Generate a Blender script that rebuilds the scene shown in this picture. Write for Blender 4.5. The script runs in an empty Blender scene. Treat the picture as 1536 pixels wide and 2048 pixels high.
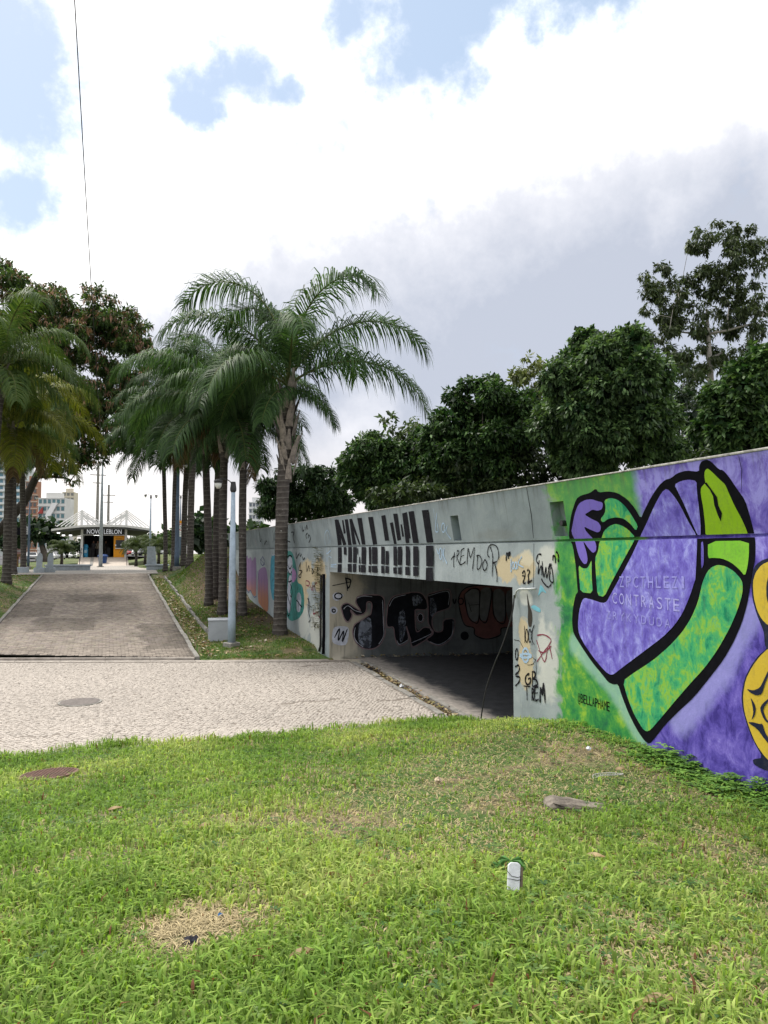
import bpy, bmesh, math, random
import numpy as np
from mathutils import Vector, Matrix
from mathutils.geometry import tessellate_polygon

sc = bpy.context.scene
R_ = math.radians
# ------------------------------------------------------------------ camera
CAM_H = 2.9
FPX = 1500.0
PITCH = math.atan(82 / FPX)
YAW = math.atan((768 - 212) / FPX * math.cos(PITCH))
cam = bpy.data.cameras.new('camera')
cam.sensor_width = 36; cam.lens = FPX / 2048 * 36
cam.clip_start = 0.05; cam.clip_end = 3000
camo = bpy.data.objects.new('camera', cam)
camo.location = (0, 0, CAM_H); camo.rotation_euler = (math.pi / 2 + PITCH, 0, -YAW)
sc.collection.objects.link(camo); sc.camera = camo
CR = np.array([math.cos(YAW), -math.sin(YAW), 0])
CF = np.array([math.sin(YAW) * math.cos(PITCH), math.cos(YAW) * math.cos(PITCH), math.sin(PITCH)])
CU = np.array([-math.sin(YAW) * math.sin(PITCH), -math.cos(YAW) * math.sin(PITCH), math.cos(PITCH)])
CP = np.array([0, 0, CAM_H])
def ray(x, y): return CF + CR * (x - 768) / FPX + CU * (1024 - y) / FPX
def at(x, y, d): return CP + ray(x, y) * d
def on_z(x, y, z):
    d = ray(x, y); return CP + d * (z - CAM_H) / d[2]
def on_y(x, y, Y):
    d = ray(x, y); return CP + d * Y / d[1]

# ------------------------------------------------------------------ node helper
class NT:
    def __init__(s, tree): s.t = tree; tree.nodes.clear()
    def n(s, typ, **kw):
        nd = s.t.nodes.new(typ)
        for k, v in kw.items(): setattr(nd, k, v)
        return nd
    def put(s, sock, v):
        if hasattr(v, 'is_output'): s.t.links.new(v, sock)
        elif v is not None:
            try: sock.default_value = v
            except Exception:
                sock.default_value = (*v, 1) if len(v) == 3 else v
    def math(s, op, a, b=None, c=None, clamp=False):
        nd = s.n('ShaderNodeMath', operation=op, use_clamp=clamp)
        s.put(nd.inputs[0], a); s.put(nd.inputs[1], b); s.put(nd.inputs[2], c)
        return nd.outputs[0]
    def vm(s, op, a, b=None, scale=None):
        nd = s.n('ShaderNodeVectorMath', operation=op)
        s.put(nd.inputs[0], a); s.put(nd.inputs[1], b)
        if scale is not None: s.put(nd.inputs[3], scale)
        return nd.outputs['Value'] if op in ('DOT_PRODUCT', 'LENGTH', 'DISTANCE') else nd.outputs[0]
    def mix(s, f, a, b, blend='MIX'):
        nd = s.n('ShaderNodeMix', data_type='RGBA', blend_type=blend)
        s.put(nd.inputs[0], f); s.put(nd.inputs[6], a); s.put(nd.inputs[7], b)
        return nd.outputs[2]
    def noise(s, vec, scale, detail=4, rough=.55, dist=0, col=False):
        nd = s.n('ShaderNodeTexNoise'); s.put(nd.inputs['Vector'], vec)
        nd.inputs['Scale'].default_value = scale; nd.inputs['Detail'].default_value = detail
        nd.inputs['Roughness'].default_value = rough; nd.inputs['Distortion'].default_value = dist
        return nd.outputs['Color' if col else 'Fac']
    def ramp(s, f, stops):
        nd = s.n('ShaderNodeValToRGB'); s.put(nd.inputs[0], f)
        e = nd.color_ramp.elements
        while len(e) < len(stops): e.new(0.5)
        for el, (p, c) in zip(e, stops):
            el.position = p; el.color = (*c, 1) if not isinstance(c, (int, float)) else (c, c, c, 1)
        return nd.outputs[0]
    def sstep(s, v, a, b):
        nd = s.n('ShaderNodeMapRange', interpolation_type='SMOOTHSTEP')
        s.put(nd.inputs[0], v); nd.inputs[1].default_value = a; nd.inputs[2].default_value = b
        return nd.outputs[0]
    def bump(s, h, strength=.3, dist=.02):
        nd = s.n('ShaderNodeBump'); s.put(nd.inputs['Height'], h)
        nd.inputs['Strength'].default_value = strength; nd.inputs['Distance'].default_value = dist
        return nd.outputs[0]

# ------------------------------------------------------------------ world: partly clouded sky
SUN_EL, SUN_AZ = R_(60), R_(-28)          # azimuth measured from +Y towards +X
w = bpy.data.worlds.new('World'); sc.world = w; w.use_nodes = True
T = NT(w.node_tree)
out = T.n('ShaderNodeOutputWorld'); bg = T.n('ShaderNodeBackground')
T.t.links.new(bg.outputs[0], out.inputs[0]); bg.inputs[1].default_value = 0.1
sky = T.n('ShaderNodeTexSky', sky_type='NISHITA', sun_disc=False)
sky.sun_elevation = SUN_EL; sky.sun_rotation = SUN_AZ
sky.air_density = 1.0; sky.dust_density = 1.2; sky.ozone_density = 1.0
dirv = T.vm('NORMALIZE', T.n('ShaderNodeTexCoord').outputs['Generated'])
wob = T.vm('SCALE', T.vm('SUBTRACT', T.noise(dirv, 5.0, 7, .6, col=True), (.5, .5, .5)), scale=.16)
dw = T.vm('NORMALIZE', T.vm('ADD', dirv, wob))
sepz = T.n('ShaderNodeSeparateXYZ'); T.t.links.new(dirv, sepz.inputs[0])
zz = T.math('MAXIMUM', T.math('ADD', sepz.outputs[2], .18), .06)
comb = T.n('ShaderNodeCombineXYZ')
T.put(comb.inputs[0], T.math('DIVIDE', sepz.outputs[0], zz)); T.put(comb.inputs[1], T.math('DIVIDE', sepz.outputs[1], zz))
n1 = T.noise(comb.outputs[0], 1.1, 8, .55)
n2 = T.noise(comb.outputs[0], 0.55, 5, .5)
n3 = T.noise(dw, 4.5, 7, .55)
def blobs(lst):
    tot = 0.0
    for (x, y, r, a) in lst:
        d = ray(x, y); d = d / np.linalg.norm(d)
        k = 1.0 / (1 - math.cos(r / FPX))
        dd = T.vm('DOT_PRODUCT', dw, tuple(d))
        g = T.math('EXPONENT', T.math('MULTIPLY', T.math('SUBTRACT', dd, 1.0), k))
        tot = T.math('ADD', T.math('MULTIPLY', g, a), tot)
    return tot
fine = T.noise(dirv, 9, 10, .62)
blue_b = blobs([(10, 100, 120, .62), (470, 175, 85, .36), (420, 240, 60, .34), (800, -10, 150, .36), (1000, 10, 130, .32), (1330, -10, 110, .30), (40, 390, 110, .42), (640, 20, 70, .3), (590, 200, 40, .3), (390, 110, 50, .26), (1180, -40, 120, .2)])
grey_b = blobs([(1230, 420, 230, .40), (1500, 480, 200, .35), (700, 640, 230, .22), (1050, 600, 200, .2)])
wht_b = blobs([(1340, 445, 45, .22), (1180, 190, 190, .2), (240, 970, 150, .5), (720, 850, 80, .4), (150, 480, 170, .3)])
blue = T.sstep(T.math('ADD', T.math('MULTIPLY', n1, .45), T.math('ADD', blue_b, T.math('ADD', T.math('MULTIPLY', n3, .25), T.math('MULTIPLY', fine, 1.05)))), .99, 1.33)
low = T.math('SUBTRACT', 1, T.sstep(T.math('ADD', sepz.outputs[2], T.math('MULTIPLY', T.math('SUBTRACT', n3, .5), .3)), .20, .46))
grey = T.sstep(T.math('ADD', T.math('ADD', T.math('SUBTRACT', grey_b, wht_b), T.math('MULTIPLY', low, .60)), T.math('ADD', T.math('MULTIPLY', n2, .3), T.math('ADD', T.math('MULTIPLY', n3, .35), T.math('MULTIPLY', fine, .8)))), .55, 1.75)
cloud = T.ramp(grey, [(0, (1, .99, .975)), (.16, (.70, .70, .715)), (.40, (.47, .48, .52)), (.8, (.31, .335, .395))])
cloud = T.mix(1, cloud, (11.5, 11.5, 11.5, 1), 'MULTIPLY')
hz = T.sstep(sepz.outputs[2], .02, .2)
cloud = T.mix(hz, T.mix(.45, cloud, (8.5, 7.6, 6.7, 1)), cloud)
skyc = T.mix(.6, T.mix(1.0, sky.outputs[0], (1.25, 1.1, 1.0, 1), 'MULTIPLY'), (3.9, 5.0, 6.3, 1))
T.put(bg.inputs[0], T.mix(blue, cloud, skyc))

sun = bpy.data.lights.new('sun', 'SUN'); sun.energy = 2.3; sun.angle = R_(12); sun.color = (1, .95, .87)
suno = bpy.data.objects.new('sun', sun); sc.collection.objects.link(suno)
sd = Vector((math.sin(SUN_AZ) * math.cos(SUN_EL), math.cos(SUN_AZ) * math.cos(SUN_EL), math.sin(SUN_EL)))
suno.rotation_euler = sd.to_track_quat('Z', 'Y').to_euler()
suno.location = sd * 60

sc.view_settings.view_transform = 'Standard'; sc.view_settings.look = 'None'
sc.view_settings.exposure = 0.72; sc.view_settings.gamma = 1; sc.view_settings.use_curve_mapping = False
sc.cycles.max_bounces = 6; sc.cycles.diffuse_bounces = 3; sc.cycles.transmission_bounces = 3; sc.cycles.transparent_max_bounces = 8
sc.cycles.use_denoising = True

# ------------------------------------------------------------------ mesh helpers
C = sc.collection
def wl(o):
    v = Vector((0, 0, 0))
    while o is not None: v += o.location; o = o.parent
    return v
def tag(o, label=None, cat=None, group=None, kind=None):
    if label: o['label'] = label
    if cat: o['category'] = cat
    if group: o['group'] = group
    if kind: o['kind'] = kind
    return o
def thing(name, loc, label, cat, group=None, rz=0):
    o = bpy.data.objects.new(name, None); C.objects.link(o); o.empty_display_size = .2
    o.location = Vector([float(c) for c in loc]); o.rotation_euler = (0, 0, rz)
    return tag(o, label, cat, group)
def link(name, me, parent=None, local=False):
    o = bpy.data.objects.new(name, me); C.objects.link(o)
    if parent is not None:
        if not local: o.location = -wl(parent)
        o.parent = parent
    return o
def np_mesh(name, V, F, mat, cols=None, smooth=False):
    """V (n,3); F (m,k) all of one size, or list of such arrays"""
    V = np.asarray(V, dtype=np.float32)
    Fs = F if isinstance(F, list) else [F]
    Fs = [np.asarray(f, dtype=np.int32) for f in Fs if len(f)]
    me = bpy.data.meshes.new(name)
    nl = sum(f.size for f in Fs); npol = sum(len(f) for f in Fs)
    me.vertices.add(len(V)); me.loops.add(nl); me.polygons.add(npol)
    me.vertices.foreach_set('co', V.ravel())
    me.loops.foreach_set('vertex_index', np.concatenate([f.ravel() for f in Fs]))
    ls, lt, st = [], [], 0
    for f in Fs:
        k = f.shape[1]; ls.append(st + np.arange(len(f)) * k); lt.append(np.full(len(f), k)); st += f.size
    me.polygons.foreach_set('loop_start', np.concatenate(ls).astype(np.int32))
    me.polygons.foreach_set('loop_total', np.concatenate(lt).astype(np.int32))
    if smooth: me.polygons.foreach_set('use_smooth', np.ones(npol, dtype=bool))
    me.update(calc_edges=True)
    if cols is not None:
        a = me.attributes.new('Col', 'FLOAT_COLOR', 'POINT')
        c = np.ones((len(V), 4), dtype=np.float32); c[:, :3] = cols
        a.data.foreach_set('color', c.ravel())
    if mat is not None: me.materials.append(mat)
    return me
class MB:
    def __init__(s): s.v = []; s.f = []
    def add(s, v, f):
        o = len(s.v); s.v += [tuple(float(c) for c in p) for p in v]; s.f += [tuple(i + o for i in q) for q in f]; return s
    def box(s, x0, x1, y0, y1, z0, z1):
        return s.add([(x0, y0, z0), (x1, y0, z0), (x1, y1, z0), (x0, y1, z0), (x0, y0, z1), (x1, y0, z1), (x1, y1, z1), (x0, y1, z1)],
                     [(3, 2, 1, 0), (4, 5, 6, 7), (0, 1, 5, 4), (1, 2, 6, 5), (2, 3, 7, 6), (3, 0, 4, 7)])
    def prism(s, poly, axis, a, b):
        """poly: 2D outline extruded along axis from a to b (axis 'x': (y,z); 'y': (x,z); 'z': (x,y))"""
        n = len(poly)
        def P(p, t): return {'x': (t, p[0], p[1]), 'y': (p[0], t, p[1]), 'z': (p[0], p[1], t)}[axis]
        v = [P(p, a) for p in poly] + [P(p, b) for p in poly]
        f = [tuple(range(n)), tuple(range(2 * n - 1, n - 1, -1))] + [(i, i + n, (i + 1) % n + n, (i + 1) % n) for i in range(n)]
        return s.add(v, f)
    def tube(s, pts, rad, n=8, cap=True):
        pts = [Vector([float(c) for c in p]) for p in pts]; m = len(pts)
        if not hasattr(rad, '__len__'): rad = [rad] * m
        v = []; up = Vector((0, 0, 1)); prev = None
        for i, p in enumerate(pts):
            t = (pts[min(i + 1, m - 1)] - pts[max(i - 1, 0)]).normalized()
            if prev is None:
                a = t.cross(Vector((1, 0, 0)) if abs(t.z) > .9 else up).normalized()
            else:
                a = (prev - t * prev.dot(t)).normalized()
            prev = a; b = t.cross(a)
            for k in range(n):
                an = 2 * math.pi * k / n
                v.append(p + (a * math.cos(an) + b * math.sin(an)) * rad[i])
        f = [(i * n + k, i * n + (k + 1) % n, (i + 1) * n + (k + 1) % n, (i + 1) * n + k) for i in range(m - 1) for k in range(n)]
        if cap: f += [tuple(range(n - 1, -1, -1)), tuple((m - 1) * n + k for k in range(n))]
        return s.add(v, f)
    def lathe(s, prof, c=(0, 0, 0), n=16):
        """prof: (r,z) from bottom to top"""
        v = [(c[0] + r * math.cos(2 * math.pi * k / n), c[1] + r * math.sin(2 * math.pi * k / n), c[2] + z) for r, z in prof for k in range(n)]
        m = len(prof)
        f = [(i * n + k, i * n + (k + 1) % n, (i + 1) * n + (k + 1) % n, (i + 1) * n + k) for i in range(m - 1) for k in range(n)]
        f += [tuple(range(n - 1, -1, -1)), tuple((m - 1) * n + k for k in range(n))]
        return s.add(v, f)
    def mesh(s, name, mat, bevel=0, smooth=False):
        me = bpy.data.meshes.new(name); me.from_pydata(s.v, [], s.f)
        bm = bmesh.new(); bm.from_mesh(me)
        bmesh.ops.recalc_face_normals(bm, faces=bm.faces)
        if bevel: bmesh.ops.bevel(bm, geom=list(bm.edges), offset=bevel, segments=1, affect='EDGES', profile=.5)
        bm.to_mesh(me); bm.free()
        if smooth: me.polygons.foreach_set('use_smooth', [True] * len(me.polygons))
        if mat is not None: me.materials.append(mat)
        return me
    def build(s, name, mat, parent=None, bevel=0, smooth=False, local=False):
        return link(name, s.mesh(name, mat, bevel, smooth), parent, local)
def children(o): return [c for c in bpy.data.objects if c.parent == o]

# ------------------------------------------------------------------ materials
MATS = {}
def base_mat(name):
    m = bpy.data.materials.new(name); m.use_nodes = True
    t = NT(m.node_tree); o = t.n('ShaderNodeOutputMaterial'); b = t.n('ShaderNodeBsdfPrincipled')
    t.t.links.new(b.outputs[0], o.inputs[0]); MATS[name] = m
    b.inputs['Specular IOR Level'].default_value = .3
    return m, t, b, o
def pos(t): return t.n('ShaderNodeNewGeometry').outputs['Position']
def objc(t): return t.n('ShaderNodeTexCoord').outputs['Object']
def simple(name, col, rough=.7, var=.15, scale=6, bump=0, metal=0, dirt=None, spec=.3, coord='obj'):
    m, t, b, o = base_mat(name)
    p = objc(t) if coord == 'obj' else pos(t)
    n = t.noise(p, scale, 6, .6)
    dark = tuple(c * (1 - var * 1.6) for c in col); lite = tuple(min(1, c * (1 + var)) for c in col)
    c = t.ramp(n, [(.3, dark), (.7, lite)])
    if dirt:
        n2 = t.noise(p, scale * .35, 5, .65)
        c = t.mix(t.sstep(n2, .5, .75), c, (*dirt, 1))
    t.put(b.inputs['Base Color'], c); b.inputs['Roughness'].default_value = rough; b.inputs['Metallic'].default_value = metal
    b.inputs['Specular IOR Level'].default_value = spec
    if bump: t.put(b.inputs['Normal'], t.bump(t.noise(p, scale * 6, 5, .6), bump, .02))
    return m
def attr_mat(name, rough=.7, trans=.0, spec=.25, bumpscale=0, fine=0):
    """colour comes per piece (leaf, blade, brick) from its own colour attribute"""
    m, t, b, o = base_mat(name)
    a = t.n('ShaderNodeAttribute', attribute_name='Col').outputs['Color']
    if fine: a = t.mix(t.math('MULTIPLY', t.sstep(t.noise(pos(t), fine, 5, .6), .42, .7), .4), a, t.mix(1, a, (.5, .48, .46, 1), 'MULTIPLY'))
    t.put(b.inputs['Base Color'], a); b.inputs['Roughness'].default_value = rough; b.inputs['Specular IOR Level'].default_value = spec
    if bumpscale: t.put(b.inputs['Normal'], t.bump(t.noise(pos(t), bumpscale, 4, .6), .4, .01))
    if trans:
        tr = t.n('ShaderNodeBsdfTranslucent'); t.put(tr.inputs[0], t.mix(1, a, (1.25, 1.3, .7, 1), 'MULTIPLY'))
        ms = t.n('ShaderNodeMixShader'); ms.inputs[0].default_value = trans
        t.t.links.new(b.outputs[0], ms.inputs[1]); t.t.links.new(tr.outputs[0], ms.inputs[2]); t.t.links.new(ms.outputs[0], o.inputs[0])
    return m
M_leaf = attr_mat('leaf', .48, .3, .26)
M_frond = attr_mat('palm_leaf', .55, .32, .2)
M_grass = attr_mat('grass_blade', .6, .45, .15)
M_brick = attr_mat('paver', .85, 0, .2, 60, 9)
M_cobble = attr_mat('limestone_cobble', .8, 0, .25, 70, 7)
M_litter = attr_mat('dry_leaf', .8, .15, .15)
M_black = simple('black_paint', (.006, .006, .009), .8, .2, 12, spec=.06)
M_dark = simple('dark_metal', (.03, .03, .033), .5)
M_white = simple('white_paint', (.75, .75, .74), .5, .06)
M_metal = simple('galvanised_metal', (.45, .46, .47), .45, .1, 8, metal=.5)
M_lightblue = simple('pale_blue_paint', (.33, .41, .50), .5, .12, 5, dirt=(.19, .23, .28))
M_conc = simple('old_concrete', (.25, .24, .22), .9, .25, 5, .35, dirt=(.16, .15, .13), coord='pos')
M_greypaint = simple('grey_painted_concrete', (.37, .42, .46), .75, .1, 6, .15, dirt=(.27, .30, .33))
def worn(name, col, thr=.58, scale=16, spec=.06):
    """spray paint rubbed away in places, the wall showing through"""
    m, t, b, o = base_mat(name)
    t.put(b.inputs['Base Color'], t.ramp(t.noise(pos(t), 9, 5), [(.3, tuple(c * .7 for c in col)), (.7, tuple(min(1, c * 1.4) for c in col))])); b.inputs['Roughness'].default_value = .8; b.inputs['Specular IOR Level'].default_value = spec
    tr = t.n('ShaderNodeBsdfTransparent'); ms = t.n('ShaderNodeMixShader')
    t.put(ms.inputs[0], t.math('MULTIPLY', t.sstep(t.math('ADD', t.math('MULTIPLY', t.noise(pos(t), scale, 7, .7), .6), t.math('MULTIPLY', t.noise(t.vm('MULTIPLY', pos(t), (1, 5, .8)), 3, 6, .7), .4)), thr - .06, thr + .06), .8))
    t.t.links.new(b.outputs[0], ms.inputs[1]); t.t.links.new(tr.outputs[0], ms.inputs[2]); t.t.links.new(ms.outputs[0], o.inputs[0])
    return m
M_tag = worn('worn_black_spray', (.010, .010, .013))
rng = np.random.default_rng(7)
random.seed(7)
def sst(a, b, x):
    t = np.clip((x - a) / (b - a), 0, 1); return t * t * (3 - 2 * t)
def U(a, b): return random.uniform(a, b)
# ================================================================== terrain and paving
WX = 5.83                    # wall plane
OY0, OY1 = 10.10, 20.06      # opening
ZSOF, ZGR, ZTOP = 2.38, 3.07, 3.85
def ramp_z(Y): return np.clip(.0607 * (np.asarray(Y, float) - 21.3), 0, 1.6)
def edge_y(X): return 21.75 - .355 * (np.asarray(X, float))        # slanting line between pavement and ramp
_wy = np.array([-40, 0, 5.4, 7.1, 8.6, 10.0, 11.2, 12.0]); _wz = np.array([.75, .70, .63, .67, .62, .40, .15, .0])
def mound_z(X, Y):
    X = np.asarray(X, float); Y = np.asarray(Y, float)
    c = np.interp(Y, [-40, 0, 4, 8, 12], [1.35, 1.3, .93, .46, .0]); s = np.interp(Y, _wy, _wz)
    k = sst(1.8, 5.6, X)
    b = .035 * np.sin(X * 1.7 + 1.3) * np.sin(Y * 1.3 + .4) * sst(12, 10.5, Y)
    return c * (1 - k) + s * k + b
def gz(X, Y):
    X = np.asarray(X, float); Y = np.asarray(Y, float)
    rz = ramp_z(Y)
    left = np.minimum(1.62 + 0 * X, rz + .03 + .30 * np.clip(-3.5 - X, 0, 50))
    right = rz + .02 + .07 * np.clip(X - 3.2, 0, 3) + (3.0 - .55 * sst(41, 50, Y) - rz) * sst(0, 1, (X - 2.9) / (2.6 + .28 * np.clip(Y - 41, 0, 14))) * sst(31.5, 41, Y)
    right = np.where(Y < 33, np.where(X > 3.2, np.minimum(right, np.interp(Y, [21, 26.4, 33], [.02, .27, 1.0]) + .12), right), right)
    z = np.where(X < -3.4, left, np.where(X > 2.6, right, rz - .12))
    far = 1.55 + .75 * sst(3, 14, X) * sst(78, 110, Y)
    z = z * (1 - sst(62, 78, Y)) + np.where(X > 3, np.maximum(far, z), far) * sst(62, 78, Y)
    z = np.where(X > 25, 1.4, z)
    m = mound_z(X, Y)
    flat = np.full_like(z, -.12)
    z = np.where(Y < 12.05, m, np.where((Y < edge_y(np.clip(X, -12, 6)) + .25), flat + (.0) * X, z))
    z = np.where((Y < 21.3) & (Y >= 12.05) & (X > 2.4) & (X < WX + .2) & (Y > edge_y(X) + .1), .01, z)
    return z
m, t, b, o = base_mat('soil_and_turf')
p = pos(t)
soil = t.ramp(t.noise(p, 7, 6, .65), [(.25, (.07, .058, .035)), (.5, (.155, .125, .072)), (.75, (.32, .26, .15))])
turf = t.ramp(t.noise(p, 11, 6, .65), [(.25, (.025, .05, .012)), (.5, (.055, .10, .02)), (.75, (.11, .17, .04))])
spb = t.n('ShaderNodeSeparateXYZ'); t.t.links.new(p, spb.inputs[0])
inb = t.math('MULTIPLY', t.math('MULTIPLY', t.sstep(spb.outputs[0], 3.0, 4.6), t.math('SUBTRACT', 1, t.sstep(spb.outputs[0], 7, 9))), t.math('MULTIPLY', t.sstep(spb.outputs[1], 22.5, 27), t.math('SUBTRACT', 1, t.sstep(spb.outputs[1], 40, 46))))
t.put(b.inputs['Base Color'], t.mix(t.sstep(t.math('SUBTRACT', t.noise(p, .9, 4, .6), t.math('MULTIPLY', inb, .17)), .38, .55), t.mix(t.math('MULTIPLY', inb, .85), soil, t.ramp(t.noise(p, 5, 6, .65), [(.3, (.028, .020, .013)), (.7, (.085, .058, .036))])), turf)); b.inputs['Roughness'].default_value = .95  # bare bank earth, its colour darkened further to paint in the shade there
t.put(b.inputs['Normal'], t.bump(t.noise(p, 30, 5, .7), .6, .03))
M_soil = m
xs = np.unique(np.concatenate([np.linspace(-400, -40, 10), np.linspace(-40, -12, 12), np.arange(-12, 7.2, .4), [-3.41, -3.39, 2.59, 2.61, 5.7, 5.9], np.linspace(7.2, 26, 16), np.linspace(26, 60, 8), np.linspace(60, 500, 10)]))
ys = np.unique(np.concatenate([np.linspace(-40, -2, 8), np.arange(-2, 24, .4), [12.04, 12.06], np.arange(24, 90, 1.2), np.linspace(90, 200, 20), np.linspace(200, 1500, 12)]))
GX, GY = np.meshgrid(xs, ys); GZ = gz(GX, GY)
V = np.stack([GX.ravel(), GY.ravel(), GZ.ravel()], 1); nx = len(xs)
ii, jj = np.meshgrid(np.arange(len(ys) - 1), np.arange(nx - 1), indexing='ij')
cx = (xs[jj] + xs[jj + 1]) / 2; cy = (ys[ii] + ys[ii + 1]) / 2
keep = ~((cx > 5.95) & (cx < 25) & (cy < 37))
q = (ii * nx + jj)[keep]
F = np.stack([q, q + 1, q + nx + 1, q + nx], 1)
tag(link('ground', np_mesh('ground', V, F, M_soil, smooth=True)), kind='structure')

# --- pale cobbled pavement: bed sheet, and each stone real
PX0 = -14.0
def gl(Y): return 5.62 + .078 * (Y - 12)          # gutter line at the mouth of the underpass
m, t, b, o = base_mat('joint_sand')
p = pos(t)
t.put(b.inputs['Base Color'], t.ramp(t.noise(p, 9, 6, .6), [(.3, (.12, .104, .088)), (.7, (.27, .235, .20))])); b.inputs['Roughness'].default_value = .95
M_joint = m
bed = MB().add([(PX0, 12.0, .0), (gl(12), 12.0, .0), (gl(19.6), 19.6, .0), (PX0, float(edge_y(PX0)), .0)], [(0, 1, 2, 3)]).build('stone_pavement', M_joint)
tag(bed, kind='structure')
SW = 1.15; ROW = .068
prot = np.array([[-.5, -.5, 0], [.5, -.5, 0], [.5, .5, 0], [-.5, .5, 0]])
st_c, st_a, st_s = [], [], []
for k in range(int((6.0 + 7.6) / SW) + 1):
    x0 = -7.6 + k * SW
    for r in range(int(12.5 / ROW)):
        y = 11.2 + r * ROW + (k % 2) * .03
        nst = 16
        for i in range(nst):
            u = (i + .5 + (.5 if r % 2 else 0)) / nst - .5
            if u > .53: continue
            X = x0 + SW * (u + .5); Y = y + .26 * (.25 - u * u) * 1.6
            if Y < 12.06 or Y > edge_y(X) - .42 or X > gl(Y) - .05: continue
            if 12 + (X + 7.6) * .0 > Y: continue
            st_c.append((X, Y)); st_a.append(math.atan2(-.26 * 2 * u * 1.6, SW)); st_s.append((SW / nst, ROW))
st_c = np.array(st_c); st_a = np.array(st_a); N = len(st_c)
st_c += rng.normal(0, .008, st_c.shape); st_a += rng.normal(0, .2, N)
sx = .5 * np.array([s[0] for s in st_s]) * rng.uniform(.72, .95, N); sy = .5 * ROW * rng.uniform(.68, .93, N)
top = .009 + rng.normal(0, .0025, N)
mh1 = on_z(160, 1405, 0)
hole = (np.hypot(st_c[:, 0] - mh1[0], (st_c[:, 1] - mh1[1])) < .42)
ok = ~hole
# a few stones are missing in the worn places
for wx_, wy_, ww, wh in [(3.8, 14.4, .6, .06), (5.0, 18.9, .25, .07), (5.4, 14.0, .35, .07), (-.9, 13.2, .3, .04)]:
    ok &= ~((np.abs(st_c[:, 0] - wx_) < ww) & (np.abs(st_c[:, 1] - wy_ - .05 * np.sin(st_c[:, 0] * 9)) < wh))
ok &= rng.random(N) > .012
st_c, st_a, sx, sy, top = st_c[ok], st_a[ok], sx[ok], sy[ok], top[ok]; N = len(sx)
ca, sa = np.cos(st_a), np.sin(st_a)
def stones_mesh(name, idx):
    n = len(idx); V = np.zeros((n, 8, 3)); jit = rng.normal(0, .004, (n, 4, 2))
    for j, (a, c) in enumerate([(-1, -1), (1, -1), (1, 1), (-1, 1)]):
        for lv, (sh, z) in enumerate([(1.0, -.004), (.86, 0)]):
            lx = a * sx[idx] * sh + jit[:, j, 0]; ly = c * sy[idx] * sh + jit[:, j, 1]
            V[:, j + 4 * lv, 0] = st_c[idx, 0] + lx * ca[idx] - ly * sa[idx]
            V[:, j + 4 * lv, 1] = st_c[idx, 1] + lx * sa[idx] + ly * ca[idx]
            V[:, j + 4 * lv, 2] = top[idx] if lv else .001
    base = np.arange(n)[:, None] * 8
    F = np.concatenate([base + np.array([[4, 5, 6, 7]])] + [base + np.array([[i, (i + 1) % 4, (i + 1) % 4 + 4, i + 4]]) for i in range(4)])
    tone = rng.uniform(.88, 1.06, n)
    pat = .5 + .5 * np.sin(st_c[idx, 0] * .9 + 2) * np.sin(st_c[idx, 1] * 1.1)
    col = np.array([.44, .397, .353])[None] * tone[:, None] * (.93 + .1 * pat[:, None])
    dk = rng.random(n) < .05; col[dk] *= .72
    return V.reshape(-1, 3), F, np.repeat(col, 8, 0)
score = st_c[:, 1] + .35 * np.abs(st_c[:, 0] - 2)          # nearest in view first
score = np.where((st_c[:, 0] > -1.2), score, 99)
order = np.argsort(score); near, rest = order[:300], order[300:]
V, F, cols = stones_mesh('stones', rest)
o = link('cobblestones', np_mesh('cobblestones', V, F, M_cobble, cols), bed); tag(o, kind='stuff')
def unit_block(name, mat, col):
    v = [(-.5, -.5, 0), (.5, -.5, 0), (.5, .5, 0), (-.5, .5, 0), (-.43, -.43, 1), (.43, -.43, 1), (.43, .43, 1), (-.43, .43, 1)]
    f = np.array([[4, 5, 6, 7], [0, 1, 5, 4], [1, 2, 6, 5], [2, 3, 7, 6], [3, 0, 4, 7]])
    return np_mesh(name, v, f, mat, np.tile(np.array(col), (8, 1)))
cob_v = [unit_block('stone', M_cobble, np.array([.44, .397, .353]) * k) for k in (.86, .92, .97, 1.0, 1.04)]
for i in near:
    o = link('stone', cob_v[int(rng.integers(5))], bed); o.location = (st_c[i, 0], st_c[i, 1], .001)
    o.rotation_euler = (0, 0, st_a[i]); o.scale = (2 * sx[i], 2 * sy[i], max(.004, top[i]))
# concrete edging along the grass and along the foot of the ramp
M_edge = simple('pale_edging_concrete', (.35, .315, .28), .9, .22, 4, .3, dirt=(.17, .15, .13), coord='pos')
x = PX0
while x < 5.0:
    L = 1.0
    MB().box(x + .006, x + L - .006, 11.88, 12.02, -.1, .03 + U(-.006, .006)).build('edging_stone', M_edge, bed, .01)
    x += L
x = -9.0
while x < 2.2:
    L = 1.13
    y0, y1 = float(edge_y(x)), float(edge_y(x + L))
    MB().add([(x, y0 - .34, -.1), (x + L - .01, y1 - .34, -.1), (x + L - .01, y1 - .04, -.1), (x, y0 - .04, -.1), (x, y0 - .34, .016), (x + L - .01, y1 - .34, .016), (x + L - .01, y1 - .04, .016), (x, y0 - .04, .016)],
             [(4, 5, 6, 7), (0, 1, 5, 4), (1, 2, 6, 5), (2, 3, 7, 6), (3, 0, 4, 7)]).build('edging_slab', M_edge, bed)
    MB().add([(x, y0 + .02, -.1), (x + L, y1 + .02, -.1), (x + L, y1 + .13, -.1), (x, y0 + .13, -.1), (x, y0 + .02, .075), (x + L, y1 + .02, .075), (x + L, y1 + .13, .075), (x, y0 + .13, .075)],
             [(4, 5, 6, 7), (0, 1, 5, 4), (1, 2, 6, 5), (2, 3, 7, 6), (3, 0, 4, 7)]).build('edging_stone', M_edge, bed, .012)
    x += L
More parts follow.
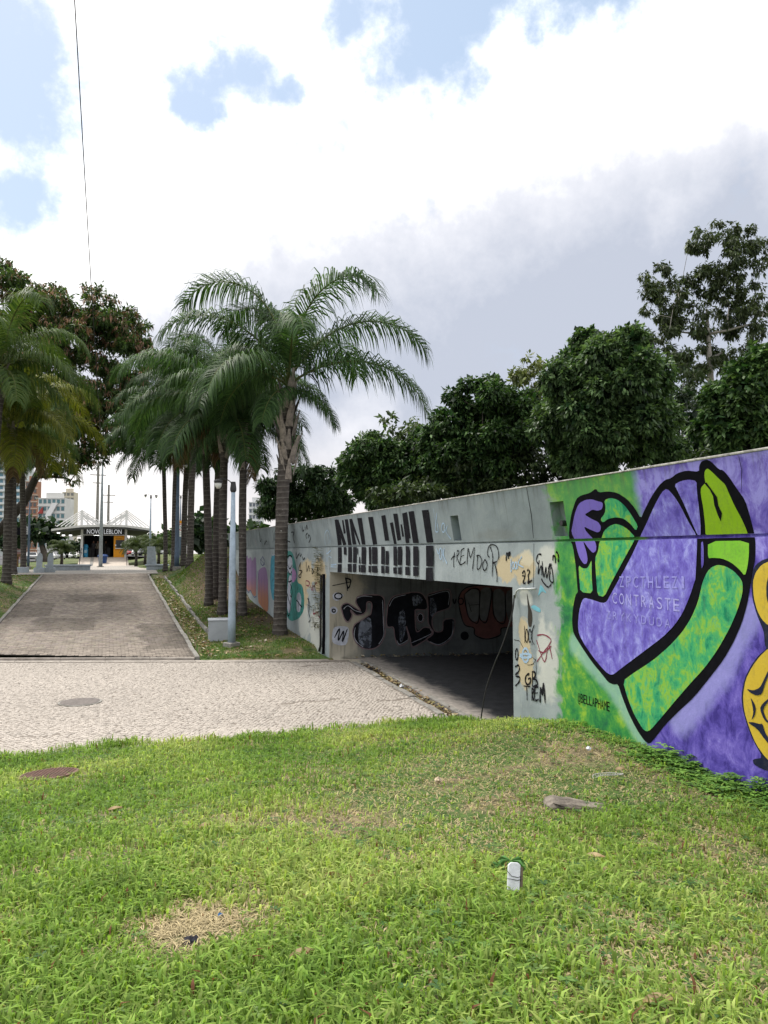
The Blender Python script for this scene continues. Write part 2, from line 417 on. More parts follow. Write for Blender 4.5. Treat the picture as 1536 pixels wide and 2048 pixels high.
MB().add([(2.3, 20.45, -.1), (5.7, 19.5, -.1), (5.7, 19.85, -.1), (2.3, 20.9, -.1), (2.3, 20.45, .018), (5.7, 19.5, .018), (5.7, 19.85, .018), (2.3, 20.9, .018)],
         [(4, 5, 6, 7), (0, 1, 5, 4), (1, 2, 6, 5), (2, 3, 7, 6), (3, 0, 4, 7)]).build('edging_slab', M_edge, bed)

# --- brick ramp up to the station square
RX0, RX1 = -3.35, 2.32
m, t, b, o = base_mat('dark_joint'); t.put(b.inputs['Base Color'], t.ramp(t.noise(pos(t), 20, 4), [(.3, (.015, .013, .011)), (.7, (.045, .038, .033))])); b.inputs['Roughness'].default_value = .95
M_djoint = m
vs, fs = [], []
yy = np.linspace(0, 1, 40)
pthV = []
for k in yy:
    for X in (RX0, RX1):
        Y = edge_y(X) + .12 + k * (47.7 - edge_y(X) - .12); pthV.append((X, float(Y), float(ramp_z(Y)) + .055))
path = MB().add(pthV, [(2 * i, 2 * i + 1, 2 * i + 3, 2 * i + 2) for i in range(39)]).build('brick_path', M_djoint)
tag(path, kind='structure')
bc, bw = [], []
BW, BD = .2, .1
for r in range(int((47.7 - 20.8) / BD)):
    Y = 20.85 + r * BD
    X = RX0 + (BW / 2 if r % 2 else 0)
    while X < RX1 - .02:
        if Y - .06 > edge_y(X + BW / 2) + .13: bc.append((X + BW / 2, Y)); bw.append(min(BW, RX1 - X))
        X += BW
bc = np.array(bc); bw = np.array(bw); N = len(bc)
tone = rng.normal(.93, .14, N)
for (x0, x1, y0, y1, k) in [(-2.3, -.3, 26.5, 29.5, .68), (-3.4, -1.9, 30, 34, .7), (1.1, 2.4, 22.6, 27.5, .66), (-.2, 1.4, 31, 36, .78), (-3.4, 2.4, 38, 41.5, .78), (-1.6, .4, 34, 37, .74), (.3, 2.4, 42.5, 46, .8), (.6, 1.2, 24.8, 25.6, .8), (-2.4, -1.3, 22.9, 23.4, .85)]:
    ins = (bc[:, 0] > x0 + .1 * np.sin(bc[:, 1] * 3)) & (bc[:, 0] < x1) & (bc[:, 1] > y0) & (bc[:, 1] < y1 + .2 * np.sin(bc[:, 0] * 2)); tone[ins] *= k
edge_d = np.minimum(bc[:, 0] - RX0, RX1 - bc[:, 0]); tone *= .72 + .28 * sst(0, .7, edge_d)
bcol = np.stack([(.268 * tone), .232 * tone * rng.normal(1, .02, N), .198 * tone * rng.normal(1, .03, N)], 1)
bz = ramp_z(bc[:, 1]) + .058; bh = .018 + rng.normal(0, .002, N)
order = np.argsort(bc[:, 1] - .3 * 0 + np.where(bc[:, 0] < -2.4, 5, 0)); near, rest = order[:300], order[300:]
n = len(rest); V = np.zeros((n, 8, 3))
for j, (a, c) in enumerate([(-1, -1), (1, -1), (1, 1), (-1, 1)]):
    for lv, ins in enumerate([.005, .011]):
        V[:, j + 4 * lv, 0] = bc[rest, 0] + a * (bw[rest] / 2 - ins * 2.4); V[:, j + 4 * lv, 1] = bc[rest, 1] + c * (BD / 2 - ins * 1.5)
        V[:, j + 4 * lv, 2] = ramp_z(V[:, j + 4 * lv, 1]) + .055 + (bh[rest] if lv else 0)
base = np.arange(n)[:, None] * 8
F = np.concatenate([base + np.array([[4, 5, 6, 7]])] + [base + np.array([[i, (i + 1) % 4, (i + 1) % 4 + 4, i + 4]]) for i in range(4)])
tag(link('bricks', np_mesh('bricks', V.reshape(-1, 3), F, M_brick, np.repeat(bcol[rest], 8, 0)), path), kind='stuff')
brv = []
for k in np.linspace(.5, 1.2, 12):
    v = [(-.45, -.45, 0), (.45, -.45, 0), (.45, .45, 0), (-.45, .45, 0), (-.40, -.39, 1), (.40, -.39, 1), (.40, .39, 1), (-.40, .39, 1)]
    f = np.array([[4, 5, 6, 7], [0, 1, 5, 4], [1, 2, 6, 5], [2, 3, 7, 6], [3, 0, 4, 7]])
    brv.append(np_mesh('brick', v, f, M_brick, np.tile(np.array([.268, .232, .198]) * k, (8, 1))))
for i in near:
    o = link('brick', brv[int(np.clip(round((tone[i] - .5) / .7 * 11), 0, 11))], path)
    o.location = (bc[i, 0], bc[i, 1], float(bz[i]) - .003); o.scale = (bw[i], BD, bh[i]); o.rotation_euler = (math.atan(.0607) if bc[i, 1] > 21.3 else 0, 0, 0)
# ramp kerbs, a broken gutter kerb on the right
for side, X in ((-1, RX0 - .07), (1, RX1 + .07)):
    y = float(edge_y(X)) + .15
    while y < 47:
        L = 1.0; z = float(ramp_z(y)); z1 = float(ramp_z(y + L)); dz = U(-.02, .015); dx = U(-.012, .012)
        MB().add([(X - .06 + dx, y, z - .2), (X + .06 + dx, y, z - .2), (X + .06 + dx, y + L - .02, z1 - .2), (X - .06 + dx, y + L - .02, z1 - .2),
                  (X - .06 + dx, y, z + .085 + dz), (X + .06 + dx, y, z + .085 + dz), (X + .06 + dx, y + L - .02, z1 + .085 + dz), (X - .06 + dx, y + L - .02, z1 + .085 + dz)],
                 [(4, 5, 6, 7), (0, 1, 5, 4), (1, 2, 6, 5), (2, 3, 7, 6), (3, 0, 4, 7)]).build('kerb_stone', M_conc, path, .012)
        y += L
for y in np.arange(24.2, 45, 1.25):
    X = 3.12 + U(-.03, .03); z = float(ramp_z(y)); z1 = float(ramp_z(y + 1.2)); h = .17 + U(-.05, .03)
    MB().add([(X, y, z - .2), (X + .12, y, z - .2), (X + .12, y + 1.2, z1 - .2), (X, y + 1.2, z1 - .2), (X + .03, y, z + h), (X + .12, y, z + h), (X + .12, y + 1.2, z1 + h + U(-.05, .03)), (X + .03, y + 1.2, z1 + h)],
             [(4, 5, 6, 7), (0, 1, 5, 4), (1, 2, 6, 5), (2, 3, 7, 6), (3, 0, 4, 7)]).build('gutter_kerb', M_conc, path, .012)
# --- station square
m, t, b, o = base_mat('square_paving')
p = pos(t); br = t.n('ShaderNodeTexBrick'); t.put(br.inputs['Vector'], p); br.inputs['Scale'].default_value = 1
br.inputs['Brick Width'].default_value = .4; br.inputs['Row Height'].default_value = .2; br.inputs['Mortar Size'].default_value = .012
br.inputs['Color1'].default_value = (.40, .37, .33, 1); br.inputs['Color2'].default_value = (.34, .31, .28, 1); br.inputs['Mortar'].default_value = (.15, .14, .12, 1)
t.put(b.inputs['Base Color'], t.mix(.35, br.outputs[0], t.ramp(t.noise(p, .6, 4), [(.35, (.28, .25, .22)), (.65, (.5, .47, .42))]))); b.inputs['Roughness'].default_value = .85
M_square = m
MB().add([(-5.2, 47.72, 1.66), (3.0, 47.72, 1.66), (3.6, 60, 1.66), (2.7, 66, 1.66), (2.7, 79, 1.66), (-3.2, 79, 1.66), (-3.2, 64, 1.66), (-7, 60, 1.66)], [tuple(range(8))]).build('station_square', M_square)['kind'] = 'structure'
MB().box(-3.4, 2.4, 47.5, 47.72, 1.4, 1.668).build('square_edge', M_edge)['kind'] = 'structure'
# --- road on either side, beyond the lawns
M_road = simple('asphalt', (.075, .075, .078), .85, .2, 3, .2, coord='pos')
for nm, x0, x1, z in (('road', -60, -10.5, 1.60), ('road', 11, 40, 2.34)):
    MB().add([(x0, 92, z), (x1, 92, z), (x1 + (30 if x0 > 0 else 0), 320, z + .1), (x0 - 40, 320, z + .1)], [(0, 1, 2, 3)]).build(nm, M_road)['kind'] = 'structure'
# ================================================================== underpass wall
TILT = .168
class WallS:
    @staticmethod
    def px(x, y, zs=ZGR):
        d = ray(x, y); t = WX / d[0]; P = CP + d * t
        if P[2] > ZGR:
            t = (WX - TILT * (CAM_H - ZGR)) / (d[0] + TILT * d[2]); P = CP + d * t
        return (P[1], P[2])
    @staticmethod
    def p3(u, v, off): return (WX - off - (TILT * (v - ZGR) if v > ZGR else 0), u, v)
    clip = True
class TunS:
    @staticmethod
    def px(x, y):
        d = ray(x, y); t = (20.06 + .16 * WX) / (d[1] + .16 * d[0]); P = CP + d * t
        return (P[0], P[2])
    @staticmethod
    def p3(u, v, off): return (u, 20.06 - .16 * (u - WX) - off, v)
    clip = False
def hclip(poly, z, above):
    out = []
    for i, a in enumerate(poly):
        b2 = poly[(i + 1) % len(poly)]
        ia = (a[1] >= z) == above; ib = (b2[1] >= z) == above
        if ia: out.append(a)
        if ia != ib:
            k = (z - a[1]) / (b2[1] - a[1]); out.append((a[0] + k * (b2[0] - a[0]), z))
    return out
def smooth_poly(pts, it=2):
    for _ in range(it):
        q = []
        for i, a in enumerate(pts):
            b2 = pts[(i + 1) % len(pts)]
            q += [(a[0] * .8 + b2[0] * .2, a[1] * .8 + b2[1] * .2), (a[0] * .2 + b2[0] * .8, a[1] * .2 + b2[1] * .8)]
        pts = q
    return pts
def paint(S, name, polys, mat, off, parent, smooth=1):
    mb = MB()
    for k, pl in enumerate(polys):
        uv = [S.px(x, y) for x, y in pl]
        if smooth: uv = smooth_poly(uv, smooth)
        for part in ([hclip(uv, ZGR + .018, True), hclip(uv, ZGR - .018, False)] if S.clip else [uv]):
            if len(part) < 3: continue
            tri = tessellate_polygon([[Vector((u, v, 0)) for u, v in part]])
            mb.add([S.p3(u, v, off + .0004 * k) for u, v in part], tri)
    me = mb.mesh(name, mat)
    return link(name, me, parent)
def catmull(p, n=6):
    if len(p) < 3: return p
    P = [p[0]] + list(p) + [p[-1]]; out = []
    for i in range(1, len(P) - 2):
        a, b2, c, d = [np.array(q) for q in P[i - 1:i + 3]]
        for k in range(n):
            t2 = k / n; out.append(tuple(.5 * ((2 * b2) + (-a + c) * t2 + (2 * a - 5 * b2 + 4 * c - d) * t2 ** 2 + (-a + 3 * b2 - 3 * c + d) * t2 ** 3)))
    out.append(tuple(p[-1])); return out
def strokes(S, name, lines, wd, mat, parent, off=.004, curve=True):
    mb = MB()
    for li, ln in enumerate(lines):
        uv = [S.px(x, y) for x, y in ln]
        if curve: uv = catmull(uv)
        uv = [np.array(p) for p in uv]; n = len(uv); L, Rr = [], []
        for i in range(n):
            d = uv[min(i + 1, n - 1)] - uv[max(i - 1, 0)]; d = d / (np.linalg.norm(d) + 1e-9); nn = np.array([-d[1], d[0]])
            ww = wd * .5 * (1 + .2 * math.sin(i * .9 + li * 2) + U(-.12, .12)) * (.6 if i in (0, n - 1) else 1)
            L.append(uv[i] + nn * ww); Rr.append(uv[i] - nn * ww)
        v = []
        for i in range(n):
            o = off + .0003 * li + .00003 * i
            v += [S.p3(L[i][0], L[i][1], o), S.p3(Rr[i][0], Rr[i][1], o)]
        mb.add(v, [(2 * i, 2 * i + 1, 2 * i + 3, 2 * i + 2) for i in range(n - 1)])
    return link(name, mb.mesh(name, mat), parent)
def text_mesh(txt):
    cu = bpy.data.curves.new('t', 'FONT'); cu.body = txt; cu.resolution_u = 3
    o = bpy.data.objects.new('t', cu); C.objects.link(o)
    dg = bpy.context.evaluated_depsgraph_get(); dg.update()
    me = o.evaluated_get(dg).to_mesh()
    v = np.array([q.co[:] for q in me.vertices]); f = [tuple(q.vertices) for q in me.polygons]
    o.evaluated_get(dg).to_mesh_clear(); bpy.data.objects.remove(o); bpy.data.curves.remove(cu)
    v[:, 0] -= v[:, 0].min(); v[:, 1] -= 0; v[:, 0] /= v[:, 0].max(); v[:, 1] /= max(.01, v[:, 1].max())
    return v, f
def spaced_text(txt, fill=.66):
    V_, F_ = [], []
    for i, ch in enumerate(txt):
        if ch == ' ': continue
        v, f = text_mesh(ch); o = len(V_); w_ = fill * (.45 if ch == 'I' else 1)
        V_ += [((i + .5 + (q[0] - .5) * w_) / len(txt), q[1], 0) for q in v]; F_ += [tuple(k + o for k in g) for g in f]
    return np.array(V_), F_
def wall_text(S, name, txt, pl, pr, ptl, mat, parent, off=.004, squeeze=None):
    """left baseline px, right baseline px, top-left px"""
    a, b2, c = S.px(*pl), S.px(*pr), S.px(*ptl)
    v, f = spaced_text(txt, squeeze or .66); h = c[1] - a[1]
    P = []
    for x, y, _ in v:
        P.append(S.p3(a[0] + (b2[0] - a[0]) * x, a[1] + (b2[1] - a[1]) * x + h * y, off))
    mb = MB().add(P, f); return link(name, mb.mesh(name, mat), parent)
def cm(ox, oy, s): return lambda pts: [(ox + x / s, oy + y / s) for x, y in pts]
c7, c8, c3 = cm(1130, 900, 3.783), cm(1130, 1140, 3.783), cm(640, 980, 3.072)
c9, c10, cE, cP, cS = cm(640, 1140, 3.84), cm(480, 1040, 7.68), cm(860, 1040, 5.486), cm(1000, 1060, 5.39), cm(640, 1000, 6.4)
def ell(cx, cy, rx, ry, n=14, a0=0): return [(cx + rx * math.cos(2 * math.pi * k / n + a0), cy + ry * math.sin(2 * math.pi * k / n + a0)) for k in range(n)]
def ring(cx, cy, rx, ry, n=14): e = ell(cx, cy, rx, ry, n); return e + [e[0]]

# ---- wall paint and concrete
m, t, b, o = base_mat('painted_wall')
p = pos(t); sp = t.n('ShaderNodeSeparateXYZ'); t.t.links.new(p, sp.inputs[0]); Yc, Zc = sp.outputs[1], sp.outputs[2]
nA = t.noise(p, 1.6, 6, .6); nB = t.noise(p, 9, 6, .65); nC = t.noise(p, 3.2, 5, .6, 1.2)
conc = t.ramp(nA, [(.3, (.22, .255, .27)), (.55, (.30, .345, .36)), (.75, (.36, .40, .41))])
stretch = t.vm('MULTIPLY', p, (1, 9, .55))
drip = t.noise(stretch, 1.2, 5, .7)
conc = t.mix(t.math('MULTIPLY', t.sstep(drip, .55, .78), .55), conc, (.16, .175, .165, 1))
conc = t.mix(t.math('MULTIPLY', t.sstep(nB, .55, .8), .25), conc, (.5, .52, .5, 1))
upper = t.sstep(Zc, ZGR - .03, ZGR + .03)
conc = t.mix(t.math('MULTIPLY', upper, .8), conc, t.mix(1, conc, (.78, .81, .83, 1), 'MULTIPLY'))  # upper panel darkened in colour for the skylight its outward lean loses
def patch(col_in, lst, col, hard=.25, amt=1):
    for (x, y, rx, ry) in lst:
        a, c = WallS.px(x, y), WallS.px(x + rx, y + ry)
        du = t.math('DIVIDE', t.math('SUBTRACT', Yc, a[0]), abs(c[0] - a[0])); dv = t.math('DIVIDE', t.math('SUBTRACT', Zc, a[1]), abs(c[1] - a[1]))
        r2 = t.math('SQRT', t.math('ADD', t.math('MULTIPLY', du, du), t.math('MULTIPLY', dv, dv)))
        r2 = t.math('ADD', r2, t.math('MULTIPLY', t.math('SUBTRACT', nC, .5), 1.3))
        mk = t.math('MULTIPLY', t.math('SUBTRACT', 1, t.sstep(r2, .95 - hard, .95 + hard)), amt)
        col_in = t.mix(mk, col_in, (*col, 1))
    return col_in
och = (.52, .43, .27)
conc = patch(conc, [(1013, 1140, 22, 30), (1045, 1135, 26, 34), (1047, 1262, 12, 32), (1052, 1330, 16, 60), (638, 1150, 14, 36), (612, 1150, 16, 34), (602, 1190, 14, 45)], och, .12, .9)
conc = patch(conc, [(1097, 1120, 26, 30), (1098, 1330, 24, 90), (1050, 1195, 14, 20), (633, 1260, 14, 55), (608, 1245, 12, 40), (1085, 1290, 12, 60)], (.55, .56, .52), .2, .85)
conc = patch(conc, [(1052, 1115, 16, 16)], (.6, .55, .42), .2, .7)
conc = patch(conc, [(990, 1070, 40, 10), (700, 1140, 60, 8)], (.2, .21, .2), .4, .4)
# green and purple clouded background of the mural
nm1 = t.noise(p, 3.4, 8, .68, .35); nm2 = t.noise(t.vm('MULTIPLY', p, (1, 1.5, 1)), 3.6, 9, .7, .45)
green = t.ramp(nm1, [(.33, (.012, .13, .055)), (.44, (.03, .24, .055)), (.54, (.085, .32, .05)), (.64, (.27, .47, .04))])
lighten = t.sstep(Zc, 2.5, 3.7)
green = t.mix(t.math('MULTIPLY', lighten, .45), green, (.14, .36, .12, 1))
purp = t.ramp(t.math('ADD', t.math('MULTIPLY', nm2, .8), t.math('MULTIPLY', lighten, .14)), [(.31, (.045, .028, .24)), (.39, (.10, .07, .41)), (.48, (.175, .13, .54)), (.58, (.32, .29, .75))])
haloL = None
def seg_mask(a, c, wdt):
    a, c = np.array(WallS.px(*a)), np.array(WallS.px(*c)); d = c - a; L = np.linalg.norm(d); d = d / L
    ru, rv = t.math('SUBTRACT', Yc, a[0]), t.math('SUBTRACT', Zc, a[1])
    al = t.math('ADD', t.math('MULTIPLY', ru, d[0]), t.math('MULTIPLY', rv, d[1]))
    al = t.math('MINIMUM', t.math('MAXIMUM', al, 0), L)
    eu = t.math('SUBTRACT', ru, t.math('MULTIPLY', al, d[0])); ev = t.math('SUBTRACT', rv, t.math('MULTIPLY', al, d[1]))
    r2 = t.math('SQRT', t.math('ADD', t.math('MULTIPLY', eu, eu), t.math('MULTIPLY', ev, ev)))
    return t.math('SUBTRACT', 1, t.sstep(t.math('ADD', r2, t.math('MULTIPLY', t.math('SUBTRACT', nB, .5), .12)), wdt * .35, wdt))
hal = t.math('MAXIMUM', seg_mask((1150, 1290), (1225, 1370), .2), seg_mask((1225, 1370), (1290, 1480), .2))
green = t.mix(t.math('MULTIPLY', hal, .6), green, (.36, .56, .50, 1))
hal2 = t.math('MAXIMUM', seg_mask((1360, 1440), (1440, 1340), .24), seg_mask((1440, 1340), (1496, 1230), .22))
purp = t.mix(t.math('MULTIPLY', hal2, .6), purp, (.37, .37, .75, 1))
gy = WallS.px(1116, 1250)[0]; py_ = WallS.px(1268, 950)[0]
ed = t.math('ADD', Yc, t.math('MULTIPLY', t.math('SUBTRACT', nC, .5), .75))
gmask = t.math('SUBTRACT', 1, t.sstep(ed, gy - .12, gy + .10))
pmask = t.math('SUBTRACT', 1, t.sstep(t.math('ADD', Yc, t.math('MULTIPLY', t.math('SUBTRACT', nC, .5), .25)), py_ - .1, py_ + .1))
colw = t.mix(gmask, conc, t.mix(pmask, green, purp))
# grime running from the top edge and rising damp at the foot
grime = t.math('MULTIPLY', t.math('MULTIPLY', t.sstep(Zc, 3.55, 3.86), t.sstep(drip, .45, .7)), .5)
colw = t.mix(grime, colw, (.09, .095, .09, 1))
t.put(b.inputs['Base Color'], colw); b.inputs['Roughness'].default_value = .75
t.put(b.inputs['Normal'], t.bump(t.math('ADD', nB, t.math('MULTIPLY', t.noise(p, 45, 4, .6), .4)), .22, .02))
M_wall = m
m, t, b, o = base_mat('tunnel_wall_concrete')
p = pos(t); sp = t.n('ShaderNodeSeparateXYZ'); t.t.links.new(p, sp.inputs[0])
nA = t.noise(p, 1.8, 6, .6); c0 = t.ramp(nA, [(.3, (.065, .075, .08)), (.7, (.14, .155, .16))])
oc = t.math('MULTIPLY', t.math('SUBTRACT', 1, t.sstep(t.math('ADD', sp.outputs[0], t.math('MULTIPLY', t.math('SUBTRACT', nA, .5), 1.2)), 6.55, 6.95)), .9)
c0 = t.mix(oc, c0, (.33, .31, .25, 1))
dr = t.noise(t.vm('MULTIPLY', p, (7, 7, .5)), 1.3, 5, .7)
c0 = t.mix(t.math('MULTIPLY', t.sstep(dr, .52, .72), .75), c0, (.035, .035, .035, 1))
t.put(b.inputs['Base Color'], c0); b.inputs['Roughness'].default_value = .85; t.put(b.inputs['Normal'], t.bump(t.noise(p, 20, 5), .25, .02))
M_tun = m

wall = thing('underpass_wall', (WX, 15, 0), 'long grey concrete underpass wall with painted mural, graffiti and a wide dark opening', 'wall')
WY0, WY1 = -6.0, 38.0
MB().box(WX, WX + .6, WY0, OY0, -.6, ZGR - .015).build('near_abutment', M_wall, wall)
MB().prism([(WX, OY1 + .05), (WX + .6, OY1 + .05), (WX + .6, WY1), (WX, WY1)], 'z', -.6, ZGR - .015).build('far_abutment', M_wall, wall)
beam = MB().box(WX + .002, WX + .5, OY0, OY1 - .004, ZSOF, ZGR - .015).build('beam', M_wall, wall)
MB().box(WX + .035, WX + .6, WY0, WY1, ZGR - .015, ZGR + .015).build('groove', M_wall, wall)
# parapet leaning outwards with two square niches
def niche(x0, x1, y0, y1):
    a, c = WallS.px((x0 + x1) / 2 - (x1 - x0) / 2, y1), WallS.px((x0 + x1) / 2 + (x1 - x0) / 2, y0)
    return (min(a[0], c[0]), max(a[0], c[0]), min(a[1], c[1]), max(a[1], c[1]))
n1_ = WallS.px(907, 1077), WallS.px(923, 1077); n2_ = WallS.px(1110, 1077), WallS.px(1138, 1076)
NI = [(n1_[1][0], n1_[0][0], 3.12, 3.56), (n2_[1][0], n2_[0][0], 3.13, 3.60)]
ycut = sorted({WY0, WY1, *[v for n in NI for v in n[:2]]}); zcut = sorted({ZGR + .015, ZTOP, *[v for n in NI for v in n[2:]]})
mb = MB(); XB = WX + .24
def pf(y, z): return WallS.p3(y, z, 0)
for i in range(len(ycut) - 1):
    for j in range(len(zcut) - 1):
        cy_, cz_ = (ycut[i] + ycut[i + 1]) / 2, (zcut[j] + zcut[j + 1]) / 2
        if any(n[0] < cy_ < n[1] and n[2] < cz_ < n[3] for n in NI): continue
        mb.add([pf(ycut[i], zcut[j]), pf(ycut[i + 1], zcut[j]), pf(ycut[i + 1], zcut[j + 1]), pf(ycut[i], zcut[j + 1])], [(0, 1, 2, 3)])
for n in NI:
    D = .16
    q = [pf(n[0], n[2]), pf(n[1], n[2]), pf(n[1], n[3]), pf(n[0], n[3])]; r = [(x + D, y, z) for x, y, z in q]
    mb.add(q + r, [(4, 5, 6, 7), (0, 1, 5, 4), (1, 2, 6, 5), (2, 3, 7, 6), (3, 0, 4, 7)])
a0, a1 = pf(0, ZTOP)[0], pf(0, ZGR + .015)[0]
mb.add([(a0, WY0, ZTOP), (a0, WY1, ZTOP), (XB, WY1, ZTOP), (XB, WY0, ZTOP)], [(0, 1, 2, 3)])
mb.add([(a1, WY0, ZGR + .015), (a1, WY1, ZGR + .015), (XB, WY1, ZGR + .015), (XB, WY0, ZGR + .015)], [(0, 1, 2, 3)])
mb.add([(XB, WY0, ZGR), (XB, WY1, ZGR), (XB, WY1, ZTOP), (XB, WY0, ZTOP)], [(0, 1, 2, 3)])
mb.add([(a0, WY0, ZTOP), (a1, WY0, ZGR + .015), (XB, WY0, ZGR + .015), (XB, WY0, ZTOP)], [(0, 1, 2, 3)])
mb.add([(a0, WY1, ZTOP), (a1, WY1, ZGR + .015), (XB, WY1, ZGR + .015), (XB, WY1, ZTOP)], [(0, 1, 2, 3)])
parapet = mb.build('parapet', M_wall, wall)
# worn pale cement cap, in lengths
M_cap = simple('worn_cement_cap', (.42, .41, .38), .95, .3, 14, .4, dirt=(.1, .1, .09), coord='pos')
y = WY0
while y < WY1 - .1:
    L = min(2.2, WY1 - y)
    MB().box(a0 - .012, XB + .01, y + .004, y + L - .004, ZTOP, ZTOP + .022 + U(-.004, .006)).build('cap', M_cap, wall, .006)
    y += L
# stub of pipe inside the nearer niche
n = NI[1]; cy_, cz_ = (n[0] + n[1]) / 2 - .02, (n[2] + n[3]) / 2 - .06
MB().tube([(WX + .12, cy_, cz_), (WX - .03, cy_, cz_)], .04, 12).build('pipe_stub', M_dark, wall)
# tunnel
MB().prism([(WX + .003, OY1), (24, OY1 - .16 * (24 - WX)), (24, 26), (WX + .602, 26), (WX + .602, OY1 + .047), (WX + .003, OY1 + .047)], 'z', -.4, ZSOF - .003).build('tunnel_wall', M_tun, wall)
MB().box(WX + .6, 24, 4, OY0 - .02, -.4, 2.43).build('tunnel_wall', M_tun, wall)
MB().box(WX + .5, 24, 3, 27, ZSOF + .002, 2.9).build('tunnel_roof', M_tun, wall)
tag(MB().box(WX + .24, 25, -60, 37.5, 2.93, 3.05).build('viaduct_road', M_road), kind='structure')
MB().box(23.9, 24.3, 9, 21, -.3, 2.43).build('tunnel_light_stop', M_tun, wall)  # unseen end wall, added to keep daylight out of the tunnel
MB().box(24.6, 24.85, -60, 38, 2.4, 3.86).build('far_parapet', M_conc, wall)
MB().box(24, 24.6, 26, 38, -1, 2.9).build('far_abutment', M_conc, wall)
m, t, b, o = base_mat('underpass_floor')
p = pos(t); sp = t.n('ShaderNodeSeparateXYZ'); t.t.links.new(p, sp.inputs[0])
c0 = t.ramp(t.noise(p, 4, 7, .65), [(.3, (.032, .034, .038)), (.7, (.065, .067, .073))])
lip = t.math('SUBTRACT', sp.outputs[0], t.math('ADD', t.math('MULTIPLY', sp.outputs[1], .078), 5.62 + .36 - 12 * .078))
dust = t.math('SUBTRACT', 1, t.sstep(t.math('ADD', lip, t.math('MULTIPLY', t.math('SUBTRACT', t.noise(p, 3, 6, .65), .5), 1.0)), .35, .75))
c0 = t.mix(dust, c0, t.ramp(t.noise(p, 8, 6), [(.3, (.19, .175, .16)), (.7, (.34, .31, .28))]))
t.put(b.inputs['Base Color'], c0); b.inputs['Roughness'].default_value = .9; t.put(b.inputs['Normal'], t.bump(t.noise(p, 25, 6, .7), .5, .03))
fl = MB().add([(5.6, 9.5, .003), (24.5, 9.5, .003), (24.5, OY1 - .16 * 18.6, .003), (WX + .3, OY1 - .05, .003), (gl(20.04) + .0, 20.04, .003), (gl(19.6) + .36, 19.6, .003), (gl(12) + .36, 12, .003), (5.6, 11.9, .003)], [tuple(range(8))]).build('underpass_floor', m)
tag(fl, kind='structure')
tag(MB().box(24.5, 60, 0, 40, -.3, -.05).build('far_path', M_conc), kind='structure')
# gutter across the mouth
gut = thing('gutter', (gl(15), 15, 0), 'broken concrete drainage gutter full of dry leaves at the underpass mouth', 'gutter')
y = 11.7
while y < 19.0:
    L = U(.7, .95)
    for (a, c, h) in ((0, .13, .022), (.36, .47, .018)):
        if random.random() < .08: continue
        dz = U(-.03, .008); dx = U(-.012, .012)
        P = [(gl(y) + a + dx, y, -.12), (gl(y) + c + dx, y, -.12), (gl(y + L) + c, y + L - .02, -.12), (gl(y + L) + a, y + L - .02, -.12)]
        MB().add(P + [(q[0], q[1], h + dz + .004) for q in P], [(4, 5, 6, 7), (0, 1, 5, 4), (1, 2, 6, 5), (2, 3, 7, 6), (3, 0, 4, 7)]).build('kerb_stone', M_conc, gut, .01)
    y += L
MB().add([(gl(11.6) + .1, 11.6, -.075), (gl(11.6) + .4, 11.6, -.075), (gl(19.2) + .4, 19.2, -.075), (gl(19.2) + .1, 19.2, -.075)], [(0, 1, 2, 3)]).build('channel', M_djoint, gut)
gr = MB()
for k in range(9): gr.box(gl(18) + .15, gl(18) + .34, 17.75 + k * .09, 17.75 + k * .09 + .03, -.02, -.005)
gr.build('grating', M_dark, gut)

# ---- stained joints and pipes
strokes(WallS, 'wall_joint', [[(1052, 968), (1063, 1030), (1067, 1076)], [(1068, 1087), (1067, 1175)]], .012, M_black, wall, .003, False)
strokes(WallS, 'wall_joint', [[(868, 1088), (870, 1158)], [(690, 1095), (690, 1148)], [(810, 1092), (811, 1155)], [(655, 1040), (660, 1088)], [(1478, 912), (1484, 940), (1483, 985)]], .006, M_black, wall, .003, False)
strokes(WallS, 'crack', [[(1028, 1279), (1034, 1281), (1040, 1283), (1048, 1297), (1060, 1310), (1072, 1320)], [(1072, 1318), (1066, 1328), (1055, 1330)], [(1072, 1320), (1073, 1345), (1071, 1378)]], .008, M_black, wall, .003)
paint(WallS, 'black_stain', [cP([(290, 660), (312, 770), (325, 830), (345, 880), (352, 960), (340, 1045), (310, 1045), (300, 960), (305, 860), (300, 820)])], simple('brown_black_stain', (.03, .025, .018), .6), .003, wall)
pipe = [WallS.p3(*WallS.px(x, y), .03) for x, y in [(1075, 1177), (1060, 1178), (1042, 1178), (1036, 1183), (1033, 1196)]]
MB().tube(pipe, .014, 8).build('conduit', simple('pale_conduit', (.5, .52, .52), .6), wall, smooth=True)
pw = [(1034, 1190), (1033, 1215), (1027, 1245), (1013, 1290), (999, 1325), (987, 1360), (981, 1385), (977, 1412), (974, 1436)]
cab = catmull([WallS.p3(*WallS.px(x, y), .05 + .06 * k / 8) for k, (x, y) in enumerate(pw)])
MB().tube([np.array(q) for q in cab], .011, 6).build('cable', M_dark, wall)
jam = [WallS.p3(*WallS.px(x, y), .035) for x, y in [(650, 1148), (650, 1200), (650, 1260), (649, 1308)]]
MB().tube(jam, .045, 8).build('drain_pipe', M_black, wall, smooth=True)
jam = [WallS.p3(*WallS.px(x, y), .03) for x, y in [(644, 1150), (643, 1230), (643, 1290), (640, 1302)]]
MB().tube(jam, .03, 8).build('drain_pipe', M_dark, wall, smooth=True)

